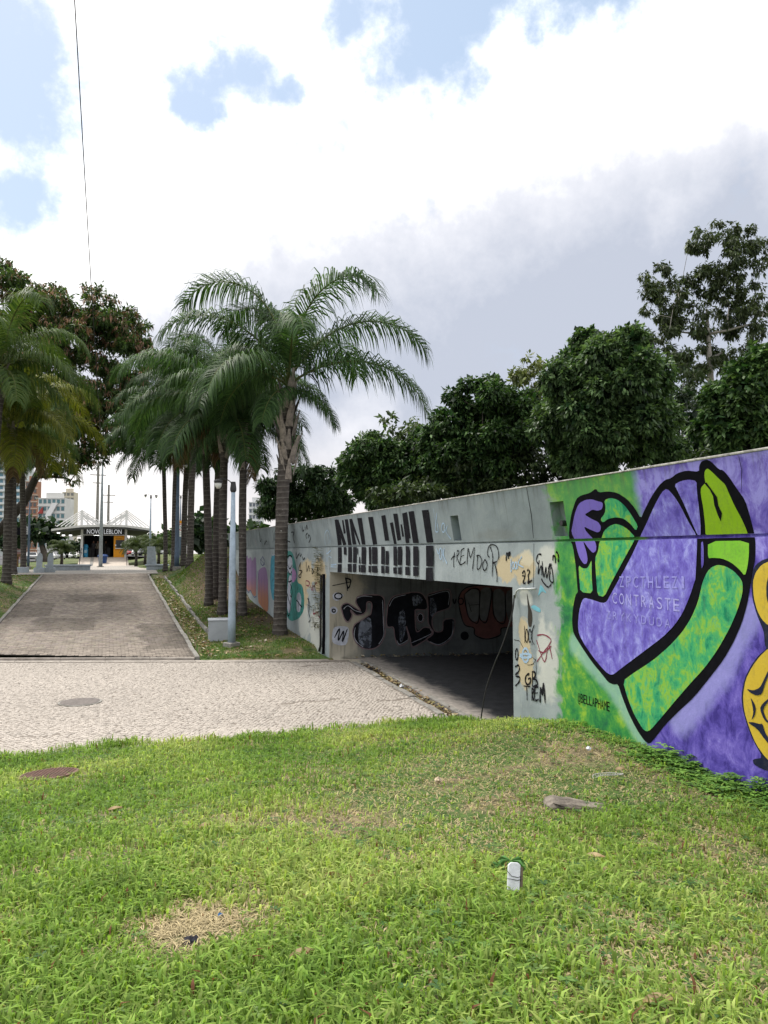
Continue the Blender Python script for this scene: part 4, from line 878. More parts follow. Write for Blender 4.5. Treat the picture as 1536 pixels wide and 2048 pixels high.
def dryness(x, y):
    d = .25 * sst(.55, .8, vnoise(x + 20, y + 20, 1.4, 3)) + .2 * sst(.5, .8, vnoise(x + 20, y + 20, 4.5, 4)) + .16 * sst(0, 3, x) + .12 * sst(.5, .7, vnoise(x + 20, y + 20, .7, 6))
    for sx_, sy_, r, a in dry_spots: d = d + a * np.exp(-((x - sx_) ** 2 + (y - sy_) ** 2) / (r * r)) * (.45 + .9 * vnoise(x + 20, y + 20, 5, 5))
    return np.clip(d, 0, 1)
# near lawn
def lawn_roots(n, y0, y1, xl, xr, pw=1.0):
    y = y0 + (y1 - y0) * rng.random(n) ** pw; k = rng.random(n)
    x = xl(y) + (xr(y) - xl(y)) * k; return x, y
x1, y1 = lawn_roots(215000, 1.2, 12.0, lambda y: -1.3 - .2 * y, lambda y: np.minimum(5.8, .9 + 1.02 * y), 1.15)
x2, y2 = lawn_roots(80000, 1.2, 5.5, lambda y: -.7 - .16 * y, lambda y: np.minimum(5.8, 1.1 + 1.0 * y))
x3, y3 = lawn_roots(34000, -4, 12.0, lambda y: -9 + 0 * y, lambda y: 5.8 + 0 * y)
x = np.concatenate([x1, x2, x3]); y = np.concatenate([y1, y2, y3])
# ragged front edge spilling on the paving
y = y + np.where(y > 11.6, (vnoise(x + 20, y * 0 + 3, 2.2, 8) - .35) * .42, 0)
dr = dryness(x, y)
keep = rng.random(len(x)) > np.clip(dr - .25, 0, .62)
keep &= rng.random(len(x)) < .35 + 1.1 * vnoise(x + 20, y + 20, 6.0, 15)
keep &= np.hypot((x - MH2[0]) / .34, (y - MH2[1]) / .34) > 1 + .25 * (rng.random(len(x)) - .3)
bx_, by_ = dry_spots[0][0], dry_spots[0][1]
keep &= (np.hypot(x - bx_, y - by_) > .2) | (rng.random(len(x)) < .15)
x, y, dr = x[keep], y[keep], dr[keep]; n = len(x)
P = np.stack([x, y, mound_z(np.clip(x, -40, 5.8), np.minimum(y, 12.1)) + 0.0], 1)
P[:, 2] = np.where(y > 12.03, .02, P[:, 2])
tuft = vnoise(x + 20, y + 20, 3.2, 11); big = rng.random(n) < .42
L = (.025 + .055 * rng.random(n) + .065 * tuft) * np.where(big, 1.3, 1) * (1 - .35 * dr) * (1 + .5 * sst(10.8, 12, y)); W = np.where(big, rng.uniform(.0075, .0150, n), rng.uniform(.003, .0065, n)) * (1 + .03 * y)
lean = np.clip(rng.normal(.62, .22, n), .05, .97); isd = rng.random(n) < (.025 + .8 * np.clip(dr - .08, 0, 1)); lean = np.where(isd, rng.uniform(.85, .99, n), lean); L = np.where(isd, L * .75, L)
g1, g2, g3 = np.array([.07, .17, .025]), np.array([.225, .35, .065]), np.array([.49, .53, .18]); st_ = np.array([.52, .43, .25]); rd = np.array([.20, .09, .05])
k = np.clip(.62 * vnoise(x + 20, y + 20, .9, 12) + .38 * rng.random(n) + .12 * dr, 0, 1)[:, None]
col = np.where(k < .5, g1 + (g2 - g1) * k * 2, g2 + (g3 - g2) * (k - .5) * 2) * rng.uniform(.5, 1.4, (n, 1))
col[isd] = st_ * rng.uniform(.6, 1.15, (isd.sum(), 1)); isr = rng.random(n) < .012; col[isr] = rd
tag(link('lawn_grass', blades_mesh('lawn_grass', P, L, W, lean, col, M_grass)), 'short bright green lawn grass with dry patches', kind='stuff')
# flat clover-like weeds, broad leaves
def rosettes(name, pts, nl, size, cols, parent=None, up=.35):
    V, F, Cc = [], [], []
    for (px_, py_, pz_) in pts:
        a0 = U(0, 6.28); s = size * U(.6, 1.3); c = np.array(random.choice(cols)) * U(.8, 1.2)
        for q in range(nl):
            a = a0 + q * 6.283 / nl + U(-.3, .3); e = U(.1, 1) * up; d = np.array([math.cos(a) * math.cos(e), math.sin(a) * math.cos(e), math.sin(e)]); sd_ = np.array([-math.sin(a), math.cos(a), 0])
            b0 = np.array([px_, py_, pz_]); o = len(V)
            V += [b0, b0 + d * s * .55 + sd_ * s * .26, b0 + d * s + np.array([0, 0, -s * .15]), b0 + d * s * .55 - sd_ * s * .26]; F += [(o, o + 1, o + 2), (o, o + 2, o + 3)]; Cc += [c] * 4
    return link(name, np_mesh(name, V, np.array(F), M_leaf, np.array(Cc)), parent)
pts = []
while len(pts) < 5200:
    yy_ = U(2, 11.9); xx_ = U(-1.2 - .1 * yy_, min(5.75, 1 + yy_)); pr = .25 + .75 * float(vnoise(np.array([xx_ + 20]), np.array([yy_ + 20]), 1.1, 21)[0] > .52)
    if xx_ > 3: pr += .2
    if random.random() < pr * .7 and math.hypot(xx_ - MH2[0], yy_ - MH2[1]) > .36 and math.hypot(xx_ - bx_, yy_ - by_) > .22: pts.append((xx_, yy_, float(mound_z(xx_, yy_)) + U(.01, .06)))
tag(rosettes('lawn_weeds', pts, 4, .036, [(.09, .16, .025), (.11, .20, .04), (.15, .23, .06), (.05, .12, .03)]), 'small broad leaved weeds scattered through the lawn', kind='stuff')
# straw and dead leaf bits on the lawn
pts = np.stack([rng.uniform(-1, 5.7, 22000), rng.uniform(1.8, 11.9, 22000)], 1); pts = pts[rng.random(22000) < .12 + dryness(pts[:, 0], pts[:, 1])]
pts = np.concatenate([pts, np.stack([bx_ + rng.normal(0, .17, 1500), by_ + rng.normal(0, .17, 1500)], 1)])
n = len(pts); P = np.stack([pts[:, 0], pts[:, 1], mound_z(pts[:, 0], pts[:, 1]) + rng.uniform(.004, .02, n)], 1)
col = st_ * rng.uniform(.45, 1.05, (n, 1))
tag(link('straw', blades_mesh('straw', P, rng.uniform(.03, .10, n), rng.uniform(.002, .0045, n) * (1 + .12 * P[:, 1]), np.full(n, .995), col, M_litter)), 'dry straw lying in the lawn', kind='stuff')
# weeds along the foot of the painted wall
pts = []
for _ in range(1700):
    yy_ = U(3.2, 10.6) if random.random() < .4 else U(3.2, 7); d_ = abs(random.gauss(0, .2)); xx_ = WX - .02 - d_
    hgt = (.17 if yy_ < 6.9 else .06) * math.exp(-d_ / .3) * (.3 + 1.2 * float(vnoise(np.array([yy_ + 20]), np.array([3.]), 2.3, 31)[0]))
    pts.append((xx_, yy_, float(mound_z(xx_, yy_)) + U(.0, hgt)))
tag(rosettes('wall_weeds', pts, 4, .065, [(.09, .20, .035), (.14, .28, .05), (.18, .33, .06), (.09, .18, .04)]), 'dark leafy weeds along the foot of the mural', kind='stuff')
# banks beside the ramp
x = np.concatenate([rng.uniform(2.5, 5.8, 26000), rng.uniform(-11, -3.4, 16000), rng.uniform(2.8, 12, 9000), rng.uniform(-12, -3.3, 9000)])
y = np.concatenate([20.2 + rng.random(26000) ** 1.3 * 24, 21 + rng.random(16000) * 28, rng.uniform(36, 76, 9000), rng.uniform(46, 80, 9000)])
k = (y > edge_y(np.clip(x, -12, 6)) + .3) & ~((y > 47.5) & (x > -5.4) & (x < 3.3)); x, y = x[k], y[k]
shade = sst(3.5, 5.5, x) * sst(44, 34, y); bare = vnoise(x + 30, y + 5, .9, 41)
k = rng.random(len(x)) > np.clip(1.5 * (bare - .44) + .75 * shade * (y > 23), 0, .96); x, y = x[k], y[k]; n = len(x)
P = np.stack([x, y, gz(x, y)], 1); kk = rng.random((n, 1))
col = np.array([.055, .12, .02]) + (np.array([.15, .23, .045]) - np.array([.055, .12, .02])) * kk; isd = rng.random(n) < .12; col[isd] = np.array([.25, .19, .1])
tag(link('bank_grass', blades_mesh('bank_grass', P, rng.uniform(.05, .12, n), .012 + .0006 * (y - 20), np.clip(rng.normal(.6, .2, n), .1, .95), col, M_grass)), 'thin grass on the banks beside the brick ramp', kind='stuff')
# fallen leaves in gutters and under the palms
def scatter_leaves(name, x, y, z, size, label):
    n = len(x); a = rng.uniform(0, 6.28, n); d = np.stack([np.cos(a), np.sin(a), rng.uniform(-.1, .5, n)], 1); s_ = np.stack([-np.sin(a), np.cos(a), rng.uniform(-.3, .3, n)], 1)
    sz = size * rng.uniform(.5, 1.4, n)[:, None]; b0 = np.stack([x, y, z], 1)
    V = np.stack([b0, b0 + d * sz * .5 + s_ * sz * .28, b0 + d * sz, b0 + d * sz * .5 - s_ * sz * .28], 1); q = np.arange(n)[:, None] * 4
    cc = np.array([[.30, .22, .12], [.17, .10, .055], [.42, .34, .2], [.09, .06, .04], [.24, .21, .08], [.5, .46, .36]])[rng.integers(0, 6, n)] * rng.uniform(.7, 1.2, (n, 1))
    tag(link(name, np_mesh(name, V.reshape(-1, 3), q + np.array([[0, 1, 2, 3]]), M_litter, np.repeat(cc, 4, 0))), label, kind='stuff')
y = rng.uniform(21.2, 45, 1500); x = rng.normal(2.78, .14, 1500)
scatter_leaves('fallen_leaves', x, y, ramp_z(y) + .02 + rng.uniform(0, .05, 1500), .11, 'dry leaves gathered along the ramp gutter')
y = rng.uniform(11.8, 19, 900); x = gl(y) + rng.normal(.25, .09, 900)
scatter_leaves('fallen_leaves', x, y, -.06 + rng.uniform(0, .06, 900), .085, 'dry leaves filling the gutter at the underpass')
x = np.concatenate([rng.uniform(3.2, 5.7, 500), rng.uniform(-6, -3.5, 200)]); y = np.concatenate([20.8 + rng.random(500) * 16, rng.uniform(22, 46, 200)])
scatter_leaves('fallen_leaves', x, y, gz(x, y) + .03, .13, 'pale fallen leaves under the palms')
x = rng.uniform(6.5, 20, 420); y = 20.06 - .16 * (x - WX) - np.abs(rng.normal(0, .12, 420)) - .03
scatter_leaves('fallen_leaves', x, y, .01 + rng.uniform(0, .05, 420), .1, 'rubble and leaves along the inner underpass wall')
# dry vine hanging at the left jamb
pts = []
for _ in range(260):
    u_, v_ = WallS.px(636 + random.gauss(4, 5), U(1095, 1260)); pts.append((WX - U(.01, .12), u_, v_))
vine = rosettes('vine', pts, 3, .09, [(.11, .10, .035), (.15, .13, .05), (.07, .09, .03)])
tag(vine, 'dry brownish vine hanging on the wall left of the opening', 'vine')

# ------------------------------------------------------------------ palms
def frond_mesh(e0, length, bend, seed, cols, ex=1.25, nleaf=128, ll=1.06, plume=.62):
    r = random.Random(seed); n = 22; pts = []; x = z = 0.0; tw = 0.0
    for i in range(n + 1):
        s = i / n; e = e0 - bend * s ** ex
        pts.append((x, 0.10 * math.sin(s * 2 + seed) * s, z, e)); x += math.cos(e) * length / n; z += math.sin(e) * length / n
    V, F4, F3, Cc = [], [], [], []
    # rachis
    for i, (px_, py_, pz_, e) in enumerate(pts):
        w_ = .035 * (1 - i / n) ** .8 + .006; nx_, nz_ = -math.sin(e), math.cos(e)
        V += [(px_, py_ - w_, pz_), (px_ + nx_ * w_, py_, pz_ + nz_ * w_), (px_, py_ + w_, pz_), (px_ - nx_ * w_ * .6, py_, pz_ - nz_ * w_ * .6)]
        Cc += [np.array([.13, .15, .05])] * 4
        if i: F4 += [((i - 1) * 4 + k, (i - 1) * 4 + (k + 1) % 4, i * 4 + (k + 1) % 4, i * 4 + k) for k in range(4)]
    c0, c1 = np.array(cols[0]), np.array(cols[1])
    for i in range(nleaf):
        s = .10 + .90 * (i + r.random() * .6) / nleaf
        fi = min(s * n, n - .001); a = int(fi); f = fi - a
        p = np.array(pts[a][:3]) * (1 - f) + np.array(pts[a + 1][:3]) * f; e = pts[a][3]
        tg_ = np.array([math.cos(e), 0, math.sin(e)]); nm = np.array([-math.sin(e), 0, math.cos(e)])
        L = ll * (.35 + .75 * math.sin(math.pi * min(1, .18 + s * .72))) * r.uniform(.85, 1.12)
        for sd_ in (-1, 1):
            d = np.array([0, sd_, 0]) * 1.0 + tg_ * (.35 + .55 * s) + nm * r.uniform(-plume * .3, plume)
            d /= np.linalg.norm(d); q = p.copy(); o = len(V); wv = .0165 * r.uniform(.8, 1.2)
            cl_ = c0 + (c1 - c0) * r.random(); cl_ = cl_ * r.uniform(.8, 1.2)
            side = np.cross(d, nm); side /= np.linalg.norm(side) + 1e-6
            g = r.uniform(.5, 1.15)
            for k2, (wd_, st) in enumerate([(.6, 0), (1.0, .33), (.75, .33), (0, .34)]):
                if k2: q = q + d * L * st; d = d + np.array([0, 0, -g * (.6 + .5 * k2)]); d /= np.linalg.norm(d)
                if wd_: V += [q - side * wv * wd_, q + side * wv * wd_]; Cc += [cl_] * 2
                else: V.append(q); Cc.append(cl_ * 1.05)
            F4 += [(o, o + 1, o + 3, o + 2), (o + 2, o + 3, o + 5, o + 4)]; F3 += [(o + 4, o + 5, o + 6)]
    return np_mesh('frond', np.array([list(v) for v in V]), [np.array(F4), np.array(F3)], M_frond, np.array([list(c) for c in Cc]))
GREEN = ((.018, .046, .016), (.075, .145, .044)); OLIVE = ((.065, .090, .012), (.22, .23, .028)); DEEP = ((.014, .034, .014), (.050, .098, .034))
FR = {}
def frond_set(key, cols):
    if key in FR: return FR[key]
    s = {'up': [frond_mesh(R_(80), 3.9, R_(155), i, cols, 2.0) for i in (1, 2)], 'mid': [frond_mesh(R_(58), 4.0, R_(122), i, cols, 1.55) for i in (3, 4, 5)],
         'low': [frond_mesh(R_(32), 3.9, R_(108), i, cols) for i in (6, 7, 8)], 'hang': [frond_mesh(R_(-5), 3.3, R_(72), i, cols) for i in (9, 10)]}
    FR[key] = s; return s
m, t, b, o = base_mat('palm_bark')
p = objc(t); sp = t.n('ShaderNodeSeparateXYZ'); t.t.links.new(p, sp.inputs[0])
wv_ = t.math('SINE', t.math('ADD', t.math('MULTIPLY', sp.outputs[2], 34), t.math('MULTIPLY', t.noise(p, 1.5, 3), 6)))
c0 = t.mix(t.math('MULTIPLY', t.sstep(wv_, .75, 1), t.noise(p, 4, 4)), t.ramp(t.noise(p, 6, 6, .65), [(.3, (.035, .030, .027)), (.7, (.095, .083, .074))]), (.20, .185, .165, 1))
c0 = t.mix(t.sstep(t.noise(p, 13, 5, .6), .66, .72), c0, (.38, .38, .35, 1))
t.put(b.inputs['Base Color'], c0); b.inputs['Roughness'].default_value = .9; t.put(b.inputs['Normal'], t.bump(t.math('ADD', wv_, t.noise(p, 30, 5)), .35, .02))
M_pbark = m
M_boot = simple('dry_leaf_base', (.27, .235, .205), .85, .45, 9, .4)
boot_me = MB().add([(.0, -.10, 0), (.0, .10, 0), (.06, .085, .3), (.06, -.085, .3), (.16, .03, .62), (.16, -.03, .62), (.05, 0, -.05), (.10, 0, .3)],
                   [(0, 1, 2, 3), (3, 2, 4, 5), (0, 3, 7), (2, 1, 7), (0, 7, 1), (3, 5, 7), (4, 2, 7), (5, 4, 7)]).mesh('leaf_base', M_boot)
PALM_GROUP = 'queen palms lining the brick ramp'
def palm(base, h, r0, label, key='g', cols=GREEN, nf=17, fs=1.0, az0=None, boots=8, lean=(0, 0), flare=1.35, spec=None, dead=0):
    t_ = thing('palm_tree', base, label, 'palm tree', PALM_GROUP)
    if lean == (0, 0): lean = (U(-.35, .35), U(-.3, .3))
    pts, rad = [], []
    for i in range(26):
        s = i / 25; z = -.15 + (h + .15) * s
        rr = r0 * (flare - (flare - 1) * min(1, z / .5)) if z < .5 else r0 * (1 - .12 * s)
        rr *= 1 + .022 * (i % 2) + U(-.015, .015)
        if s > .84: rr *= 1 + .35 * math.sin((s - .84) / .16 * math.pi * .8)
        pts.append((lean[0] * s * s + .012 * math.sin(s * 9), lean[1] * s * s, z)); rad.append(rr)
    MB().tube(pts, rad, 14).build('trunk', M_pbark, t_, smooth=True, local=True)
    S = frond_set(key, cols); a = U(0, 6.28) if az0 is None else az0
    plan = ['up'] * max(2, nf // 6) + ['mid'] * (nf // 3) + ['low'] * (nf // 3) + ['hang'] * (nf - max(2, nf // 6) - 2 * (nf // 3))
    for i, kd in enumerate(plan if spec is None else [q[1] for q in spec]):
        o = link('frond', random.choice(S[kd]), t_, local=True)
        o.location = (lean[0] + U(-.05, .05), lean[1] + U(-.05, .05), h + {'up': .35, 'mid': .25, 'low': .1, 'hang': -.05}[kd])
        o.rotation_euler = (U(-.15, .15), U(-.08, .08), a + i * 2.39996 + U(-.2, .2)); s = fs * U(.88, 1.1)
        if spec is not None: o.rotation_euler = (0, 0, R_(spec[i][0]) - YAW); s = fs * spec[i][2]
        o.scale = (s, s, s)
    for i in range(dead):
        o = link('dead_frond', random.choice(frond_set('x', ((.10, .065, .035), (.24, .17, .09)))['hang']), t_, local=True); o.location = (lean[0], lean[1], h - .35); o.rotation_euler = (U(-.2, .2), U(.25, .5), U(0, 6.28)); o.scale = (.8, .8, .8)
    for i in range(boots):
        o = link('leaf_base', boot_me, t_, local=True); an = i * 2.4 + U(-.3, .3); z = h - .2 - (2.9 if boots > 30 else 1.8) * (i / max(1, boots)) + U(-.1, .1); s = U(.9, 1.5)
        o.location = (lean[0] * .9 + math.cos(an) * r0 * .95, lean[1] * .9 + math.sin(an) * r0 * .95, z); o.rotation_euler = (0, U(-.1, .15), an); o.scale = (s, s, s)
    return t_
def gpt(x, y, z):
    P = on_z(x, y, z); return (P[0], P[1], float(gz(P[0], P[1])))
def at_base(x, depth):
    P = at(x, 1106, depth); return (P[0], P[1], float(gz(P[0], P[1])))
palm((5.3, 24.0, .1), 8.2, .215, 'tall queen palm nearest the underpass, pale peeling leaf bases under its crown', 'g', GREEN, 20, 1.42, boots=38, lean=(.22, 0), spec=[(-12, 'low', 1.0), (6, 'mid', 1.0), (-28, 'up', 1.0), (150, 'up', .85), (176, 'up', 1.08), (205, 'mid', .9), (238, 'low', .8), (285, 'mid', .72), (62, 'mid', .95), (110, 'up', .9), (190, 'low', .75), (338, 'hang', .5), (255, 'hang', .55), (20, 'hang', .45), (140, 'low', .8)])
palm(gpt(484, 1240, .4), 7.3, .15, 'slim palm with its trunk close behind the pale blue lamp post, at its right', 'g', GREEN, 13, .95)
palm(gpt(444, 1243, .3), 7.8, .16, 'palm rising straight behind the grey cabinet', 'g', GREEN, 17, 1.12, boots=24, dead=1)
palm(at_base(431, 32.5), 8.9, .15, 'palm half hidden between the cabinet palm and the flared trunk', 'd', DEEP, 14, 1.05)
palm(gpt(417, 1222, .5), 8.2, .16, 'palm with flared spotted trunk foot on the bank left of the cabinet', 'g', GREEN, 16, 1.1, boots=16, dead=2)
palm(at_base(380, 43), 8.7, .19, 'thick palm on the dark bank, left of the flared trunk', 'd', DEEP, 21, 1.18)
palm(at_base(367, 52), 9.5, .2, 'palm close to the speed limit sign, behind the thick palm', 'd', DEEP, 20, 1.22)
palm(at_base(348, 47.5), 9.1, .19, 'palm touching the slate blue pole on the bank', 'd', DEEP, 21, 1.18)
palm(at_base(331, 49), 8.5, .14, 'slender palm nearest the right hand bench', 'g', GREEN, 20, 1.12)
palm(at_base(14, 36), 7.5, .2, 'yellowish palm at the left edge, nearest on the left bank', 'o', OLIVE, 19, 1.2, az0=.4, dead=2)
palm(at_base(-22, 32), 9.6, .2, 'palm cut by the left edge, its green crown highest on the left', 'o2', ((.035, .075, .02), (.10, .15, .035)), 17, 1.12)
palm(at_base(27, 44.5), 8.2, .19, 'second palm on the left bank, trunk dark behind the yellowish one', 'o2', ((.035, .075, .02), (.10, .15, .035)), 16, 1.15, dead=1)
palm(at_base(47, 50), 8.4, .19, 'third palm on the left bank, beside the slate blue lamp post', 'g', GREEN, 18, 1.2, dead=1)

# ------------------------------------------------------------------ broadleaf trees
def leaves(P, Nrm, k, L, W, droop, c0, c1, cvar=.2, spread=1.0, extra=None):
    n = len(P) * k; P = np.repeat(P, k, 0); Nn = np.repeat(Nrm, k, 0)
    d = rng.normal(0, 1, (n, 3)); d /= np.linalg.norm(d, axis=1)[:, None]
    d = d * spread + Nn * .75; d[:, 2] -= droop; d /= np.linalg.norm(d, axis=1)[:, None] + 1e-9
    s_ = np.cross(d, rng.normal(0, 1, (n, 3)) * .5 + np.array([0, 0, 1.])); s_ /= np.linalg.norm(s_, axis=1)[:, None] + 1e-9
    L_ = L * rng.uniform(.65, 1.25, n)[:, None]; W_ = W * rng.uniform(.75, 1.2, n)[:, None]
    P = P + rng.normal(0, L * .22, (n, 3)); up = np.cross(s_, d)
    tip = P + d * L_; tip[:, 2] -= L_[:, 0] * .25 * droop
    mid = P + d * L_ * .45
    V = np.stack([P, mid + s_ * W_ - up * W_ * .3, tip, mid - s_ * W_ - up * W_ * .3], 1); q = np.arange(n)[:, None] * 4
    c = np.array(c0) + (np.array(c1) - np.array(c0)) * rng.random((n, 1)); c *= rng.uniform(1 - cvar, 1 + cvar, (n, 1)) * np.repeat(rng.uniform(.55, 1.6, (n // k, 1)), k, 0)
    return V.reshape(-1, 3), np.concatenate([q + np.array([[0, 1, 2]]), q + np.array([[0, 2, 3]])]), np.repeat(c, 4, 0)
def join(parts):
    Vs, Fs, Cs, o = [], [], [], 0
    for V, F, c in parts: Vs.append(V); Fs.append(F + o); Cs.append(c); o += len(V)
    return np.concatenate(Vs), np.concatenate(Fs), np.concatenate(Cs)
def clump_pts(c, r, n, shell=.72, lowcut=-1):
    d = rng.normal(0, 1, (n, 3)); d /= np.linalg.norm(d, axis=1)[:, None]; d = d[d[:, 2] > lowcut]
    rr = (shell + (1 - shell) * rng.random(len(d)))[:, None]
    return np.array(c) + d * np.array(r) * rr, d
M_bark = simple('tree_bark', (.12, .10, .085), .9, .3, 8, .4)
M_palebark = simple('pale_smooth_bark', (.33, .31, .28), .8, .25, 4, .2, dirt=(.17, .15, .13))
TREE_GROUP = 'trees beyond the viaduct'
def tree(name, label, clumps, base, trunk_r, bark, leafspec, group=None, limbs=True, cat='tree', nlimb=22):
    """clumps: (centre xyz, radii xyz, n clusters); leafspec: dict"""
    t_ = thing(name, base, label, cat, group); parts = []
    for c, r, n in clumps:
        P, Nn = clump_pts(c, r, n, leafspec.get('shell', .7)); parts.append(leaves(P, Nn, leafspec['k'], leafspec['L'], leafspec['W'], leafspec['droop'], leafspec['c0'], leafspec['c1'], .25, leafspec.get('spread', 1)))
        if 'fill' in leafspec:
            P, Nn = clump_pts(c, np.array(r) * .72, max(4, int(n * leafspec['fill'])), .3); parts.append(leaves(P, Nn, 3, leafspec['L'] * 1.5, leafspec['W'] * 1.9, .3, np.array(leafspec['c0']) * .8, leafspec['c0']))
        if 'pods' in leafspec:
            P, Nn = clump_pts(c, np.array(r) * 1.03, int(n * leafspec['pods']), .85, -.3); parts.append(leaves(P, Nn, 4, leafspec['L'] * .8, leafspec['W'] * .55, 1.3, (.12, .068, .042), (.27, .16, .10), .3, .6))
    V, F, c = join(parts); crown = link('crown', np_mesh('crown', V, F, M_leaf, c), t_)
    b0 = np.array(base, float); cs = np.array([q[0] for q in clumps]); mid = cs.mean(0)
    fork = np.array([b0[0] + (mid[0] - b0[0]) * .5, b0[1] + (mid[1] - b0[1]) * .5, b0[2] + (cs[:, 2].min() - b0[2]) * .75])
    mb = MB().tube([b0 - [0, 0, .3], b0 + (fork - b0) * .35 + [U(-.1, .1), U(-.1, .1), 0], fork, fork + (mid - fork) * .5, mid], [trunk_r * 1.3, trunk_r, trunk_r * .8, trunk_r * .55, trunk_r * .25], 10)
    lm = mb
    if limbs:
        pass; cand = [np.array(q[0]) for q in clumps]; sel = [cand.pop(0)]
        while cand and len(sel) < nlimb:                      # spread of branch ends through the crown
            dd = [min(np.linalg.norm(c - e) for e in sel) for c in cand]; sel.append(cand.pop(int(np.argmax(dd))))
        nodes = [(fork + (mid - fork) * k, trunk_r * (.6 - .25 * k)) for k in (0, .2, .4, .6, .8)]
        for e in sorted(sel, key=lambda q: np.linalg.norm(q - fork)):
            j = min(range(len(nodes)), key=lambda i: np.linalg.norm(nodes[i][0] - e) + 2.0 * max(0, nodes[i][0][2] - e[2] + .3)); s0, r0 = nodes[j]
            L_ = np.linalg.norm(e - s0); k1 = s0 + (e - s0) * .4 + np.array([U(-.08, .08), U(-.08, .08), U(-.02, .1)]) * L_; k2 = s0 + (e - s0) * .75 + np.array([U(-.06, .06), U(-.06, .06), U(0, .08)]) * L_
            r1 = max(r0 * .72, trunk_r * .07)
            lm.tube([s0, k1, k2, e], [r1, r1 * .8, r1 * .6, r1 * .4], 6, False); nodes += [(k1, r1 * .8), (k2, r1 * .62), (e, r1 * .42)]
    lm.build('trunk', bark, t_, smooth=True)
    return t_
def px_clumps(lst, depth, dens, jit=.35, sub=None):
    """pixel ellipses -> ellipsoids at their own depth"""
    out = []
    for (x, y, rx, ry) in lst:
        d = depth * (1 + U(-.02, .02)); k = d / FPX; c = at(x, y, d); r = np.array([rx * k, (rx + ry) / 2 * k, ry * k])
        if sub:
            for _ in range(sub):
                dd = np.array([random.gauss(0, 1) for _ in range(3)]); dd /= np.linalg.norm(dd); f = U(.62, 1.06); s = U(.2, .4)
                out.append((c + dd * r * f, r * s, max(6, int(dens * s * s * 4 * r[0] * r[2]))))
        else: out.append((c, r, max(6, int(dens * r[0] * r[2]))))
    return out
def tbase(x, depth, z=1.4):
    P = at(x, 1106, depth); return (P[0], P[1], z)
big = dict(k=7, L=.30, W=.075, droop=.75, c0=(.02, .05, .018), c1=(.125, .20, .075), fill=.5, spread=1.0)
tree('broadleaf_tree', 'large dome shaped dark green tree standing highest behind the violet painted wall', px_clumps([(1215, 790, 110, 118), (1222, 850, 128, 100), (1200, 740, 80, 72)], 42, 40, sub=48) + px_clumps([(1220, 850, 115, 90), (1210, 750, 70, 65)], 42, 14), tbase(1220, 42), .28, M_bark, big, TREE_GROUP)
tree('broadleaf_tree', 'dark rounded tree left of the dome shaped one', px_clumps([(965, 870, 95, 90), (935, 920, 75, 60), (1020, 850, 60, 70), (960, 800, 55, 45)], 48, 34, sub=28) + px_clumps([(965, 870, 85, 80), (1000, 900, 70, 60)], 48, 10), tbase(970, 48), .28, M_bark, dict(big, L=.31, c0=(.015, .04, .014), c1=(.085, .155, .045)), TREE_GROUP)
tree('broadleaf_tree', 'dark tree right of the tall palm crown, low behind the wall', px_clumps([(790, 940, 75, 70), (735, 935, 55, 55), (850, 930, 50, 60), (780, 985, 90, 40)], 57, 26, sub=24) + px_clumps([(790, 950, 70, 60)], 57, 8), tbase(790, 57), .26, M_bark, dict(big, L=.36, c0=(.016, .042, .015), c1=(.09, .155, .05)), TREE_GROUP)
tree('broadleaf_tree', 'smallest dark tree behind the far end of the wall', px_clumps([(615, 970, 58, 45), (560, 995, 48, 38), (660, 985, 45, 45), (620, 1015, 90, 30)], 68, 21, sub=20) + px_clumps([(610, 990, 70, 42)], 68, 7), tbase(610, 68), .25, M_bark, dict(big, L=.40, c0=(.014, .036, .014), c1=(.05, .088, .03)), TREE_GROUP)
tree('broadleaf_tree', 'tree with larger glossy leaves at the right edge above the wall', px_clumps([(1500, 800, 75, 75), (1450, 860, 62, 48), (1545, 760, 60, 60), (1520, 880, 90, 50)], 33, 46, sub=24) + px_clumps([(1500, 830, 80, 75)], 33, 12), tbase(1510, 33), .22, M_bark, dict(big, L=.28, W=.08, c0=(.02, .052, .016), c1=(.10, .17, .05)), TREE_GROUP)
tree('broadleaf_tree', 'pale green airy tree peeking out behind the dark trees beside the palm', px_clumps([(765, 885, 45, 35), (800, 865, 40, 35), (720, 905, 40, 35), (840, 880, 40, 40), (700, 940, 30, 30)], 75, 5, sub=9), tbase(770, 75), .2, M_palebark, dict(big, k=5, L=.5, W=.1, c0=(.05, .085, .03), c1=(.13, .17, .07)), TREE_GROUP)
tree('broadleaf_tree', 'thin yellowish sapling top between the dome tree and its left neighbour', px_clumps([(1055, 730, 30, 26), (1085, 760, 24, 26), (1035, 760, 18, 20), (1070, 800, 25, 30)], 58, 2.6, sub=9), tbase(1065, 58), .1, M_palebark, dict(big, k=4, L=.36, W=.08, c0=(.11, .14, .05), c1=(.22, .24, .11)), TREE_GROUP)
euc = [(1437, 470, 34, 26), (1400, 480, 28, 22), (1478, 478, 32, 28), (1520, 500, 28, 30), (1390, 500, 20, 16), (1320, 560, 36, 30), (1300, 600, 26, 28), (1345, 600, 36, 26), (1412, 560, 34, 28), (1450, 545, 40, 26), (1490, 560, 30, 34), (1420, 610, 46, 36), (1380, 650, 55, 32), (1460, 600, 34, 34), (1490, 640, 36, 32), (1530, 600, 26, 26), (1330, 690, 46, 30), (1400, 700, 60, 34), (1460, 690, 50, 34), (1495, 720, 32, 40), (1290, 690, 28, 28), (1270, 720, 22, 20), (1340, 640, 34, 24), (1375, 575, 26, 18), (1310, 740, 30, 24), (1440, 735, 34, 24), (1495, 765, 34, 30), (1385, 745, 30, 20), (1530, 690, 30, 40), (1465, 520, 26, 18)]
